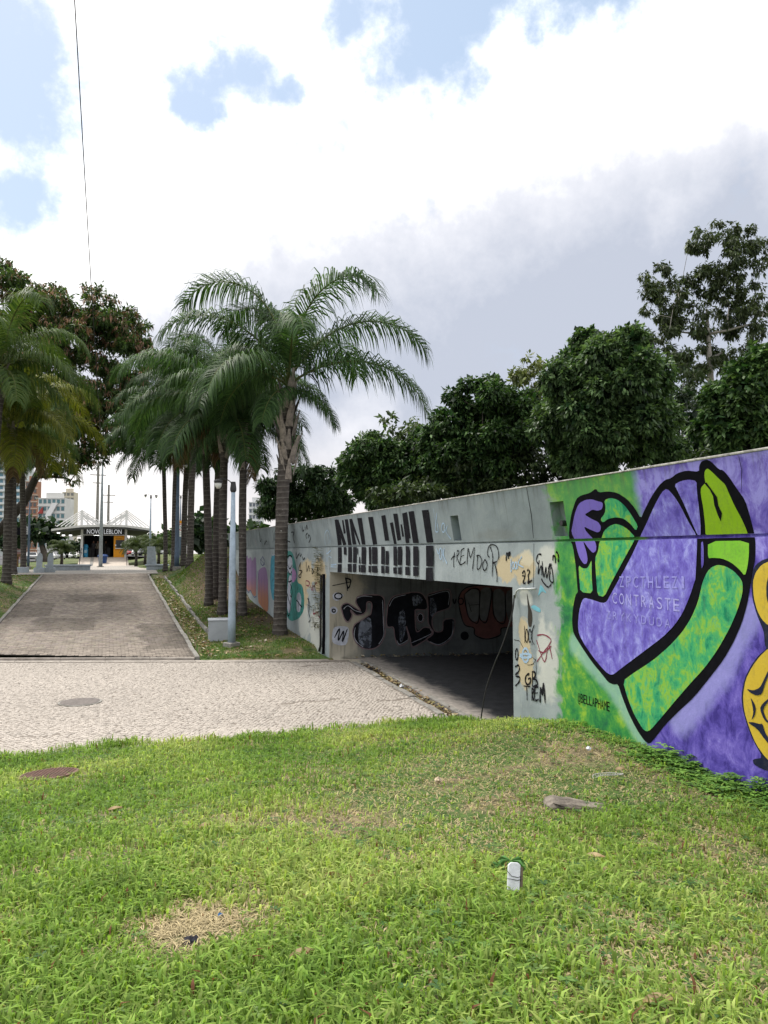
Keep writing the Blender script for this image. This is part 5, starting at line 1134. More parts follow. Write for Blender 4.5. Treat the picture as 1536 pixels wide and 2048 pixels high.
tree('eucalyptus_tree', 'tall open crowned eucalyptus with pale forked trunk at upper right', px_clumps(euc, 64, 17.0, sub=12), tbase(1443, 64), .42, M_palebark, dict(k=6, L=.42, W=.075, droop=.9, c0=(.024, .042, .018), c1=(.085, .11, .05), spread=1.1, shell=.3), TREE_GROUP)
tree('eucalyptus_tree', 'thin eucalyptus with sparse leaves in front of the dark thicket at right', px_clumps([(1355, 760, 34, 30), (1375, 800, 30, 26), (1340, 800, 24, 22), (1390, 760, 24, 30), (1360, 720, 26, 18)], 60, 2.6, sub=7), tbase(1362, 60), .14, M_palebark, dict(k=5, L=.45, W=.08, droop=.9, c0=(.020, .04, .016), c1=(.06, .085, .034), spread=1.1, shell=.3), TREE_GROUP)
tree('broadleaf_tree', 'dark conical thicket tree between the dome tree and the right edge', px_clumps([(1390, 880, 52, 75), (1375, 820, 34, 40), (1430, 900, 50, 50)], 52, 14, sub=14) + px_clumps([(1395, 890, 46, 66)], 52, 10), tbase(1395, 52), .2, M_bark, dict(big, L=.4, W=.08, c0=(.012, .028, .013), c1=(.034, .058, .026)), TREE_GROUP)
tree('shrub', 'low shadowed undergrowth with a few light sprigs seen just over the wall', px_clumps([(1100, 950, 70, 45), (1010, 975, 80, 40), (1180, 930, 60, 40), (900, 985, 80, 35), (1330, 920, 70, 35), (1420, 930, 60, 35), (960, 960, 90, 40), (1060, 930, 60, 40), (820, 990, 70, 35)], 47, 12, sub=14), tbase(1080, 47), .08, M_bark, dict(big, L=.36, W=.08, c0=(.022, .04, .016), c1=(.07, .10, .035)), None, True, 'shrub')
# left: big feathery tree with brown pods
aca = [(40, 590, 60, 45), (130, 600, 55, 42), (95, 640, 70, 50), (190, 620, 50, 36), (215, 670, 60, 45), (150, 690, 70, 50), (255, 660, 40, 34), (60, 700, 70, 60), (250, 720, 52, 40), (190, 750, 70, 45), (130, 790, 60, 45), (230, 790, 50, 36), (300, 735, 30, 22), (20, 640, 40, 50), (170, 830, 55, 35), (215, 850, 40, 30), (10, 560, 36, 30), (150, 890, 40, 28), (120, 940, 36, 22), (190, 905, 30, 22), (250, 840, 30, 22), (60, 880, 45, 30)]
tree('feathery_tree', 'huge dark feathery tree with brown seed pods behind the left palms', px_clumps([(x, y, rx * 1.1, ry * 1.1) for x, y, rx, ry in aca] + [(270, 780, 34, 30), (235, 880, 34, 28), (275, 830, 30, 22), (100, 820, 60, 50), (30, 780, 60, 60), (285, 700, 26, 26), (240, 640, 34, 26)], 58, 15, sub=12), at_base(-70, 58), .4, simple('dark_wet_bark', (.035, .03, .025), .9, .3, 8, .4), dict(k=7, L=.46, W=.075, droop=.35, c0=(.02, .045, .014), c1=(.085, .14, .04), spread=1.2, shell=.3, pods=.95))
# far trees along the road
FAR = 'trees far along the road'
far_leaf = dict(k=5, L=.9, W=.28, droop=.35, c0=(.016, .036, .016), c1=(.05, .085, .03), fill=.5)
tree('umbrella_tree', 'wide flat topped tree behind the left lamp post, before the buildings', px_clumps([(85, 1050, 36, 14), (110, 1056, 30, 13), (60, 1060, 34, 16), (95, 1070, 34, 14), (30, 1065, 26, 20)], 115, 2.2, sub=9), (*at(92, 1106, 115)[:2], 1.6), .5, M_bark, far_leaf, FAR)
far_leaf2 = dict(far_leaf, L=1.0, c0=(.03, .06, .022), c1=(.085, .125, .04))
for i, (x, y, rx, ry, d, lb) in enumerate([(400, 1062, 22, 32, 105, 'round green tree seen between palm trunks right of the speed sign'), (425, 1048, 18, 28, 125, 'taller green tree behind the round one, right of the speed sign'), (462, 1075, 20, 25, 95, 'small tree behind the top of the pale blue lamp post'), (345, 1075, 22, 18, 150, 'far low tree behind the slate blue pole'), (250, 1082, 24, 15, 190, 'far tree line clump right behind the station roof'), (300, 1080, 26, 16, 190, 'far tree clump behind the small palms on the right'), (-15, 1070, 40, 26, 150, 'far tree at the left edge under the towers'), (215, 1068, 16, 8, 200, 'sliver of far tree showing over the station roof'), (150, 1092, 30, 12, 200, 'far trees left of the station behind parked cars'), (508, 1062, 26, 12, 120, 'light green treetop over the far end of the wall')]):
    tree('far_tree', lb, px_clumps([(x, y, rx, ry), (x - rx * .5, y + ry * .3, rx * .6, ry * .6), (x + rx * .5, y + ry * .3, rx * .6, ry * .6)], d, 1.3, sub=8), (*at(x, 1106, d)[:2], 1.6), .25, M_bark, far_leaf2 if i % 2 else far_leaf, FAR)
# small date palms on the lawns
def small_palm(px_, depth, h, label, fs):
    b = at_base(px_, depth); t_ = thing('small_palm', b, label, 'palm tree', 'small bushy palms by the station')
    MB().tube([(0, 0, -.1), (.04, 0, h * .5), (0, 0, h)], [.16, .12, .13], 8).build('trunk', M_pbark, t_, smooth=True, local=True)
    S = frond_set('s', ((.03, .055, .018), (.09, .12, .035)))
    for i in range(22):
        o = link('frond', random.choice(S['up' if i < 5 else 'mid' if i < 15 else 'low']), t_, local=True); o.location = (0, 0, h)
        s = fs * U(.85, 1.1); o.scale = (s, s, s); o.rotation_euler = (0, U(-.1, .1), i * 2.4 + U(-.2, .2))
small_palm(123, 66, 1.5, 'small bushy palm on the lawn left of the station', .40)
small_palm(272, 70, 1.7, 'small bushy palm just right of the station', .44)
small_palm(317, 66, 1.4, 'small bushy palm behind the right hand bench', .46)
small_palm(290, 78, 2.0, 'small bushy palm between the other two right of the station', .46)
# ================================================================== objects
# ---- lamp posts
M_slate = simple('slate_blue_paint', (.085, .125, .185), .5, .15, 4)
M_glass = simple('lamp_glass', (.55, .56, .52), .25, .05)
def lamp_post(base, h, label, mat, single=False, r=.085, group='lamp posts along the ramp'):
    t_ = thing('lamp_post', base, label, 'lamp post', group)
    MB().box(-.19, .19, -.19, .19, -.2, .22).build('footing', M_conc, t_, .02, local=True)
    MB().tube([(0, 0, .22), (0, 0, .9), (0, 0, 1.0), (0, 0, 2.6), (0, 0, h)], [r * 1.22, r * 1.22, r * 1.12, r, r * .62], 14).build('pole', mat, t_, smooth=True, local=True)
    MB().lathe([(r * .66, 0), (r * 1.0, .06), (r * 1.0, .12), (r * .7, .32)], (0, 0, h - .06), 12).build('collar', M_dark, t_, local=True)
    for s in ((-1,) if single else (-1, 1)):
        pts = [(0, 0, h + .1), (s * .12, 0, h + .26), (s * .34, 0, h + .33), (s * .52, 0, h + .30)]
        MB().tube(catmull(pts, 4), .014, 6).build('arm', M_dark, t_, local=True)
        g = MB().lathe([(.04, .10), (.11, .08), (.13, .04), (.12, -.01)], (s * .55, 0, h + .2), 12).build('lamp_head', M_dark, t_, local=True)
        MB().lathe([(.05, -.17), (.09, -.11), (.105, 0)], (s * .55, 0, h + .19), 12).build('lamp_glass', M_glass, g, smooth=True, local=True)
    t_.rotation_euler = (0, 0, .5)
    return t_
b0 = on_z(463, 1300, .02); lamp_post((b0[0], b0[1], .03), 4.75, 'pale blue lamp post on a concrete footing beside the grey cabinet', M_lightblue, True, r=.095)
lamp_post(at_base(57, 60), 5.6, 'slate blue lamp post on the left lawn', M_slate)
lamp_post(at_base(354, 46.5), 6.4, 'slate blue lamp post standing on the right bank against a palm', M_slate, r=.13)
lamp_post(at_base(300, 68), 6.2, 'light blue lamp post behind the right hand bench', M_lightblue)
lamp_post(at_base(360, 75), 6.0, 'distant lamp post showing above the speed limit sign', M_slate)
# tall pole in front of the station, with the overhead wire
pb = on_z(201, 1134, 1.66); tp = thing('utility_pole', pb, 'tall grey pole standing before the station entrance', 'pole')
MB().box(-.3, .3, -.3, .3, -.1, .06).build('footing', M_conc, tp, local=True)
MB().tube([(0, 0, 0), (0, 0, 5), (0, 0, 9.5)], [.17, .13, .07], 12).build('shaft', simple('grey_pole_paint', (.30, .34, .37), .5), tp, smooth=True, local=True)
top = Vector(pb) + Vector((0, 0, 9.5)); over = Vector([float(c) for c in at(140, -160, 14)])
wp = []
for i in range(60):
    s = i / 59; q = over.lerp(top, s); q.z -= 1.0 * 4 * s * (1 - s) * .55; wp.append(q)
MB().tube(wp, [.012 + .02 * i / 59 for i in range(60)], 5).build('overhead_wire', M_dark)
tag(bpy.data.objects['overhead_wire'], 'thin overhead wire crossing the sky at upper left', 'wire')
for (x, d, h, lb) in [(193, 130, 17, 'tall distant utility pole left of the grey pole above the station roof'), (215, 150, 15, 'distant mast with crossarms right of the grey pole')]:
    t_ = thing('utility_pole', (*at(x, 1106, d)[:2], 1.6), lb, 'pole'); MB().tube([(0, 0, 0), (0, 0, h)], [.3, .2], 8).build('shaft', M_conc, t_, local=True)
    MB().box(-1.3, 1.3, -.08, .08, h - 2.2, h - 2.05).box(-.9, .9, -.08, .08, h - 3.6, h - 3.45).build('crossarm', M_conc, t_, local=True)
# ---- grey cabinet
cb = on_z(441, 1292, .02); t_ = thing('utility_cabinet', (cb[0], cb[1], 0), 'squat light grey cabinet beside the pale blue lamp post', 'cabinet')
M_cab = simple('cabinet_grey', (.36, .385, .42), .5, .08, 3, dirt=(.28, .29, .30))
MB().box(-.37, .37, -.05, .75, -.1, .80).build('body', M_cab, t_, .008, local=True)
MB().box(-.39, .39, -.07, .77, .80, .83).build('lid', M_cab, t_, .006, local=True)
MB().box(-.376, -.37, .2, .5, .3, .62).build('door', M_cab, t_, local=True); MB().box(-.39, -.376, .44, .47, .42, .5).build('handle', M_dark, t_, local=True)
t_.rotation_euler = (0, 0, -.12)
rk = MB().lathe([(.12, 0), (.16, .06), (.10, .16), (.03, .2)], (0, 0, 0), 7).build('stone_lump', M_edge); rk.location = (cb[0] + .12, cb[1] - .3, .0); rk.scale = (1.5, .8, .8)
tag(rk, 'pale broken stone lying in front of the grey cabinet', 'stone')
# ---- manhole covers
mh = thing('manhole_cover', (mh1[0], mh1[1], 0), 'round grey manhole cover set in the pale cobbles', 'manhole cover')
MB().lathe([(.40, -.02), (.40, .016), (.37, .018)], n=36).build('rim', M_conc, mh, local=True)
M_iron = simple('worn_grey_iron', (.145, .125, .115), .6, .2, 12, .3)
MB().lathe([(.362, -.01), (.362, .022), (.35, .025)], n=36).build('lid', M_iron, mh, local=True)
mh = thing('manhole_cover', (MH2[0], MH2[1], MH2[2] + .03), 'rusty round manhole cover sunk in the grass at lower left', 'manhole cover')
M_rust = simple('rusty_iron', (.16, .095, .075), .8, .25, 10, .4, dirt=(.09, .07, .05))
lid = MB().lathe([(.34, -.05), (.34, .0), (.33, .004)], n=36).build('lid', M_rust, mh, local=True)
gb = MB()
for i in range(-6, 7):
    for j in range(-6, 7):
        X, Y = i * .052 + (.026 if j % 2 else 0), j * .046
        if X * X + Y * Y < .30 ** 2: gb.box(X - .018, X + .018, Y - .014, Y + .014, .003, .012)
o = gb.build('tread_pattern', M_rust, lid, local=True)
mh.rotation_euler = (-.1, 0, .3)
# ---- litter on the lawn
def lawn_obj(x, y, dz=0): P = surf_px(x, y); return (P[0], P[1], P[2] + dz)
P0 = lawn_obj(1027, 1803, .06); t_ = thing('foam_offcut', P0, 'white rectangular foam piece tied with dark string, standing in the grass', 'litter')
M_foam = simple('white_foam', (.66, .68, .71), .7, .12, 30, .3, dirt=(.45, .45, .42))
MB().prism([(-.035, 0), (.032, -.005), (.036, .13), (.02, .142), (-.02, .14), (-.034, .125)], 'y', -.012, .012).build('board', M_foam, t_, .003, local=True)
MB().box(.037, .049, -.012, .01, .02, .12).build('brown_edge', simple('brown_card', (.13, .10, .07), .8), t_, local=True)
st2 = MB()
for z, a in ((.075, .02), (.06, -.004)): st2.tube([(-.04, -.014, z + a), (-.015, -.0145, z - .004), (.02, -.0145, z - .008), (.04, -.014, z)], .0016, 5)
st2.build('string', M_dark, t_, local=True); t_.rotation_euler = (-.35, .1, -.35)
P0 = lawn_obj(1152, 1618, .02); rb = MB()
prof = [(-.27, -.06), (-.26, .03), (-.20, .065), (-.08, .045), (.1, .03), (.27, -.005), (.28, -.06)]
rb.prism(prof, 'y', -.10, .11); o = rb.build('concrete_block', simple('mossy_broken_concrete', (.19, .165, .135), .95, .45, 9, .5, dirt=(.07, .07, .04)), None, .02); o.location = P0; o.rotation_euler = (0, 0, -.38)
bmm = o.data
for v in bmm.vertices: v.co.x += U(-.012, .012); v.co.y += U(-.025, .025); v.co.z += U(-.012, .012)
tag(o, 'long broken concrete block half sunk in the lawn near the mural', 'concrete block')
P0 = lawn_obj(1218, 1564, .05); nb = MB(); M_net = simple('grey_white_plastic', (.55, .54, .5), .6)
nb.tube(catmull([(-.36, 0, -.02), (-.33, 0, .06), (-.1, .01, .09), (.12, 0, .085), (.34, .0, .05)], 4), .008, 5)
nb.tube(catmull([(-.30, .01, .0), (-.1, .02, .045), (.12, .02, .045), (.30, .0, .04)], 4), .008, 5)
for k in range(12): x0 = -.3 + k * .055; nb.tube([(x0, .012, .03), (x0 + .04, .012, .075)], .006, 4); nb.tube([(x0 + .04, .012, .03), (x0, .012, .075)], .006, 4)
o = nb.build('plastic_crate_strip', M_net); o.location = P0; o.scale = (.45, .45, .45); o.rotation_euler = (-.6, 0, -.25); tag(o, 'pale perforated plastic strip lying in the grass below the mural', 'litter')
def crumple(name, x, y, s, mat, label, dz=.02, seed=1):
    r = random.Random(seed); bm = bmesh.new(); bmesh.ops.create_icosphere(bm, subdivisions=2, radius=s)
    for v in bm.verts: v.co = Vector((v.co.x * r.uniform(.6, 1.3), v.co.y * r.uniform(.5, 1.2), v.co.z * r.uniform(.35, 1.0)))
    me = bpy.data.meshes.new(name); bm.to_mesh(me); bm.free(); me.materials.append(mat); o = link(name, me); o.location = lawn_obj(x, y, dz); o.rotation_euler = (0, 0, r.uniform(0, 6)); tag(o, label, 'litter'); return o
crumple('paper_scrap', 1178, 1508, .032, M_foam, 'crumpled white paper scrap in the grass before the green mural', .06, 1)
crumple('paper_scrap', 876, 1567, .04, simple('tan_paper', (.5, .4, .28), .8), 'small tan paper scrap in the middle of the lawn', .04, 2)
crumple('blue_wrapper', 440, 1837, .014, simple('blue_plastic', (.03, .12, .28), .35), 'crumpled blue wrapper on the bare patch', .02, 3)
crumple('charred_lump', 385, 1885, .05, simple('charcoal', (.03, .03, .04), .9), 'blackened burnt lump on the bare patch of lawn', .0, 4)
crumple('paper_scrap', 600, 1925, .025, M_foam, 'tiny white scrap in the grass at lower middle', .03, 5)
M_dry = simple('tan_dry_leaf', (.50, .38, .22), .75, .2, 20)
for i, (x, y, a, lb) in enumerate([(1190, 1727, -.6, 'curled tan leaf in the grass above the foam piece'), (1215, 1757, .3, 'smaller tan leaf right of the foam piece'), (1318, 2025, -.3, 'tan leaf at the bottom of the lawn, right'), (412, 1663, .5, 'tan leaf on the green lawn left of centre'), (230, 1628, .2, 'pale leaf on the lawn below the rusty cover'), (1095, 1483, .8, 'tan leaf near the pillar foot'), (1240, 1548, 0, 'tan leaf strip above the plastic strip'), (605, 1928, .1, 'light leaf at lower middle of the lawn')]):
    mb = MB(); n = 7; V = []
    for k in range(n):
        s = k / (n - 1); w_ = .022 * math.sin(math.pi * min(.97, s + .06)) + .002
        V += [((s - .5) * .13, -w_, .012 * math.sin(s * 3) + .015), ((s - .5) * .13, 0, .012 * math.sin(s * 3)), ((s - .5) * .13, w_, .012 * math.sin(s * 3) + .018)]
    mb.add(V, [(3 * k + j, 3 * k + j + 1, 3 * k + j + 4, 3 * k + j + 3) for k in range(n - 1) for j in (0, 1)])
    o = mb.build('dead_leaf', M_dry); o.location = lawn_obj(x, y, .035); o.rotation_euler = (.2, 0, a); tag(o, lb, 'leaf', 'single dead leaves on the lawn')
# palmate seedling above the foam piece
P0 = lawn_obj(1022, 1748, -.045); t_ = thing('seedling', P0, 'bright green seedling with narrow palmate leaves beside the foam piece', 'plant')
M_seed = simple('seedling_green', (.11, .26, .07), .5)
MB().tube([(0, 0, 0), (.01, 0, .07), (0, 0, .13)], .004, 5).build('stem', M_seed, t_, local=True)
for (ox, oz, s) in ((0, .13, 1), (-.07, .11, .8), (.06, .10, .8)):
    for k in range(6):
        a = k * 1.05 + ox * 9; L = .10 * s; d = (math.cos(a), math.sin(a)); n_ = (-d[1], d[0])
        MB().add([(ox, 0, oz), (ox + d[0] * L * .6 + n_[0] * .013, d[1] * L * .6 + n_[1] * .013, oz + .012), (ox + d[0] * L, d[1] * L, oz - .025), (ox + d[0] * L * .6 - n_[0] * .013, d[1] * L * .6 - n_[1] * .013, oz + .012)], [(0, 1, 2), (0, 2, 3)]).build('leaf', M_seed, t_, local=True)
crumple('white_scrap', 0, 0, .06, M_foam, 'white plastic scrap lying in the gutter', 0, 9).location = (gl(15.4) + .22, 15.4, -.01)

# ---- benches
def bench(base, label, rz, w_=1.5, slabs=((-.55, .12),), L=2.6):
    t_ = thing('concrete_bench', base, label, 'bench', 'grey concrete benches on the square', rz)
    MB().box(-L / 2, L / 2, -.32, .32, -.1, .34).build('base', M_greypaint, t_, .02, local=True)
    MB().box(-L / 2 - .1, L / 2 + .1, -.42, .42, .34, .46).build('seat', M_greypaint, t_, .02, local=True)
    return t_
bR = bench((3.55, 57.5, 1.62), 'grey concrete bench with tilted back slab on the right of the square', -.1, L=1.5)
MB().prism([(-.75, .46), (-.05, .46), (-.18, 1.75), (-.72, 1.75)], 'y', -.1, .1).build('back_slab', M_greypaint, bR, .02, local=True)
bL = bench((-2.5, 58, 1.62), 'long low grey concrete bench on the left of the square', -.05, L=2.9)
for k, (X, Y, lb) in enumerate([(-3.95, 52.2, 'left one of the two rounded grey concrete stools at the ramp head'), (-3.35, 52.8, 'right one of the two rounded grey concrete stools at the ramp head')]):
    t_ = thing('rounded_stool', (X, Y, 1.62), lb, 'seat', 'pair of grey concrete seats'); MB().box(-.30, .30, -.3, .3, -.1, .36).build('base', M_greypaint, t_, .02, local=True)
    MB().prism([(-.17, .36), (.17, .36), (.19, 1.0), (.14, 1.22), (.0, 1.30), (-.10, 1.2), (-.16, 1.0)], 'y', -.12, .12).build('back_slab', M_greypaint, t_, .015, local=True)
MB().box(-5.8, -4.6, 52.3, 53.2, 1.5, 2.0).build('concrete_cube', M_greypaint, None, .02); tag(bpy.data.objects['concrete_cube'], 'low grey concrete cube beside the rounded seats', 'concrete block')
# wooden box on left bank
bw_ = at_base(24, 66); MB().box(bw_[0] - .5, bw_[0] + .5, bw_[1], bw_[1] + .5, bw_[2] - .1, bw_[2] + 1.0).box(bw_[0] - .6, bw_[0] + .8, bw_[1] - .1, bw_[1] + .6, bw_[2] + 1.0, bw_[2] + 1.25).build('timber_box', simple('brown_timber', (.17, .10, .05), .8, .3, 8)); tag(bpy.data.objects['timber_box'], 'brown timber box with dark lid between the left palms', 'box')
# blue bin behind the pole
bb = on_z(203, 1131, 1.66); t_ = thing('litter_bin', (bb[0] + .1, bb[1] + .6, 1.66), 'blue litter bin behind the tall grey pole', 'litter bin')
M_bin = simple('blue_plastic_bin', (.015, .05, .17), .45)
MB().lathe([(.36, 0), (.42, .8), (.44, .85)], n=14).build('body', M_bin, t_, local=True); MB().lathe([(.5, .85), (.52, .95), (.38, 1.08), (.1, 1.12)], n=14).build('lid', M_bin, t_, local=True)

# ---- station
SY = 84.0
def S(x, y, Y=SY): return on_y(x, y, Y)
ZF = 2.45; xl, xr = S(163, 1115)[0], S(251, 1115)[0]
stn = thing('station', ((xl + xr) / 2, SY, 1.6), 'small bus station with white cable stayed roof and dark illuminated name sign', 'station')
M_stw = simple('station_white', (.62, .62, .61), .45, .05); M_stdark = simple('station_dark_panel', (.025, .027, .03), .4); M_orange = simple('orange_panel', (.72, .30, .015), .4, .05); M_tile = simple('ramp_tiles', (.46, .40, .34), .7, .1, 3)
M_gl = simple('dark_tinted_glass', (.03, .035, .04), .1)
zs1, zs0 = S(200, 1055)[2], S(200, 1069)[2]; zd = zs0
MB().prism([(78.3, 1.62), (84, ZF), (104, ZF), (104, 1.5), (78.3, 1.5)], 'x', xl - .2, xr + .2).build('ramp_and_floor', M_tile, stn)
sl = (ZF - 1.62) / 5.7
MB().add([(xl + .9, 78.4, 1.66), (xl + 1.2, 78.4, 1.66), (xl + 1.2, 83.9, 1.66 + sl * 5.5), (xl + .9, 83.9, 1.66 + sl * 5.5)], [(0, 1, 2, 3)]).build('tactile_strip', M_conc, stn)
for X in (xl, xr):
    MB().box(X - .12, X + .12, SY - .1, SY + .15, ZF - .8, zs1 + .15).build('column', M_stw, stn)
    for Y in (90, 97, 104): MB().box(X - .1, X + .1, Y - .1, Y + .1, ZF - .8, zs1 + .1).build('column', M_stw, stn)
    MB().tube([(X, 78.3, 2.5), (X, 84, ZF + .95)], .035, 6).tube([(X, 78.3, 2.1), (X, 84, ZF + .55)], .03, 6).tube([(X, 78.3, 1.62), (X, 78.3, 2.5)], .035, 6).build('handrail', M_dark, stn)
sg = MB().box(xl + .13, xr - .13, SY - .14, SY, zs0, zs1).build('name_sign', M_stdark, stn)
v, f = text_mesh('NOVO LEBLON'); M_lit = bpy.data.materials.new('lit_sign_letters'); M_lit.use_nodes = True
NTl = NT(M_lit.node_tree); ol = NTl.n('ShaderNodeOutputMaterial'); em = NTl.n('ShaderNodeEmission'); NTl.put(em.inputs[0], NTl.mix(NTl.noise(pos(NTl), 3, 2), (.75, .76, .78, 1), (.85, .86, .88, 1))); em.inputs[1].default_value = .4; NTl.t.links.new(em.outputs[0], ol.inputs[0])
xa, xb = S(174, 1066)[0], S(243, 1066)[0]; za, zb = S(174, 1067.5)[2], S(174, 1058.5)[2]
MB().add([(xa + (xb - xa) * q[0], SY - .16, za + (zb - za) * q[1]) for q in v], f).build('sign_letters', M_lit, sg)
MB().box(xl, xr, SY - .08, SY + .02, zs0 - .09, zs0 - .02).build('sign_rail', M_stw, stn)
# hall: dark side glazing, back, ceiling
for X in (xl + .02, xr - .02): MB().box(X - .03, X + .03, SY + .2, 104, ZF, zs0).build('side_glazing', M_gl, stn)
MB().box(xl, xr, SY, 104, zs1 + .02, zs1 + .15).build('ceiling', M_stdark, stn)
MB().box(xl, xr, 96, 96.2, ZF, zs1).build('back_screen', M_stdark, stn)
for X in np.linspace(xl + .9, xr - 1.8, 3): MB().box(X - .3, X + .3, SY + 3.2, SY + 4.4, ZF, ZF + 1.05).build('turnstile', simple('turnstile_grey', (.1, .105, .11), .4), stn, .03)
M_lamp = bpy.data.materials.new('lit_lamp'); M_lamp.use_nodes = True
NTl = NT(M_lamp.node_tree); ol = NTl.n('ShaderNodeOutputMaterial'); em = NTl.n('ShaderNodeEmission'); NTl.put(em.inputs[0], NTl.mix(NTl.noise(pos(NTl), 2, 2), (1, .98, .95, 1), (.95, .97, 1, 1))); em.inputs[1].default_value = 3; NTl.t.links.new(em.outputs[0], ol.inputs[0])
MB().box(xl + 1.1, xl + 1.7, SY + 2, SY + 2.2, zs0 - .06, zs0 - .02).build('ceiling_lamp', M_lamp, stn)
# kiosk and vending column
k0, k1 = S(227, 1115)[0], S(249.5, 1115)[0]
ko = thing('ticket_kiosk', ((k0 + k1) / 2, SY + .3, ZF), 'orange ticket kiosk with dark window inside the station entrance', 'kiosk')
MB().box(k0, k1, SY + .2, SY + 1.4, ZF, zs0 - .1).build('body', M_orange, ko)
MB().box(k0 + .2, k1 - .02, SY + .14, SY + .2, S(240, 1096)[2], S(240, 1080)[2]).build('window', M_gl, ko); MB().box(k0 + .15, k1, SY + .02, SY + .2, S(240, 1097.5)[2], S(240, 1096)[2]).build('counter', M_stw, ko)
for (x0, x1, y0, y1) in ((230, 232.5, 1088, 1091.5), (241, 244, 1087, 1090), (231, 245, 1074.5, 1076.5)): MB().box(S(x0, 1090)[0], S(x1, 1090)[0], SY + .12, SY + .14, S(0, y1)[2], S(0, y0)[2]).build('notice', M_stw if y0 > 1080 else simple('orange_dark', (.5, .2, .01), .5), ko)
vx = (S(167, 1100)[0] + S(175, 1100)[0]) / 2
ve = thing('vending_column', (vx, SY + .5, ZF), 'rounded light blue machine just inside the station door at left', 'machine')
MB().lathe([(.24, 0), (.25, .1), (.25, .85), (.21, .9), (.21, .95), (.25, 1.0), (.25, 1.2), (.16, 1.35), (.05, 1.38)], n=16).build('body', simple('light_blue_plastic', (.03, .22, .40), .4), ve, smooth=True, local=True); MB().box(-.14, .14, -.28, -.2, .45, .75).build('panel', simple('pale_panel', (.3, .45, .55), .4), ve, local=True)
# roof with sagging wings and masts
zr = S(200, 1053)[2]
rf = MB(); prof = []
xs_ = [S(104, 1060)[0], S(135, 1056)[0], S(163, 1052.5)[0], S(205, 1050.5)[0], S(251, 1052.5)[0], S(275, 1055)[0], S(300, 1060)[0]]; zs_ = [S(104, 1058.5)[2], S(135, 1054)[2], S(163, 1051)[2], S(205, 1050)[2], S(251, 1051)[2], S(275, 1054)[2], S(300, 1058)[2]]
pl = list(zip(xs_, zs_)) + [(x, z - .22) for x, z in reversed(list(zip(xs_, zs_)))]
rf.prism(pl, 'y', SY - 1.2, 108); rf.build('roof', M_stw, stn)
ps = [(x, z - .225) for x, z in zip(xs_, zs_)] + [(x * 1.0, z - .42 + .1 * (i in (0, 6))) for i, (x, z) in reversed(list(enumerate(zip(xs_, zs_))))]
MB().prism(ps, 'y', SY - 1.0, 107.8).build('roof_soffit', simple('soffit_grey', (.10, .105, .11), .7), stn)
for (x, dx) in ((163, 1), (253, -1)):
    X = S(x, 1050)[0]; zt = S(x, 1020)[2]; mb = MB()
    mb.prism([(X - .12, zr), (X + .12, zr), (X + .12, zt), (X - .12, zt)], 'y', SY + .5, SY + .8)
    for k in (1, 2, 3): mb.prism([(X + dx * .55 * k - .05, zr), (X + dx * .55 * k + .05, zr), (X + dx * .55 * k + .05, zt - .35 * k), (X + dx * .55 * k - .05, zt - .35 * k)], 'y', SY + .5, SY + .7)
    mb.prism([(X, zt - .3), (X + dx * 2.0, zt - 1.6), (X + dx * 2.0, zt - 1.75), (X, zt - .6)], 'y', SY + .55, SY + .65)
    mb.build('mast', M_stw, stn)
    mb = MB()
    for k in range(5):
        z = zt - .18 * k
        mb.tube([(X, SY + .6, z), (X - dx * (2.4 - .4 * k), SY + .6, zr - .02)], .05, 5); mb.tube([(X, SY + .6, z), (X + dx * (2.5 - .4 * k), SY + .6, zr + .05)], .05, 5)
    mb.build('stay_cable', M_stw, stn)
for (x, y) in ((117, 1065), (127, 1070), (141, 1070)):
    P = S(x, y, SY + 1); fl_ = thing('floodlight', P, f'lit white floodlight under the left roof wing, {["leftmost", "middle", "rightmost"][[117, 127, 141].index(x)]} of three', 'lamp', 'floodlights under the station roof')
    MB().lathe([(.10, -.1), (.16, 0)], n=10).build('glass', M_lamp, fl_, local=True); MB().lathe([(.17, .0), (.12, .14), (.03, .18)], n=10).build('housing', M_dark, fl_, local=True); MB().tube([(0, 0, .16), (0, 0, max(.3, zr - .6 - P[2]))], .02, 5).build('stem', M_dark, fl_, local=True)
MB().box(S(120, 1071)[0], S(163, 1071)[0], SY + .4, SY + .6, S(120, 1073)[2], S(120, 1071.5)[2]).build('wing_rail', M_stw, stn)

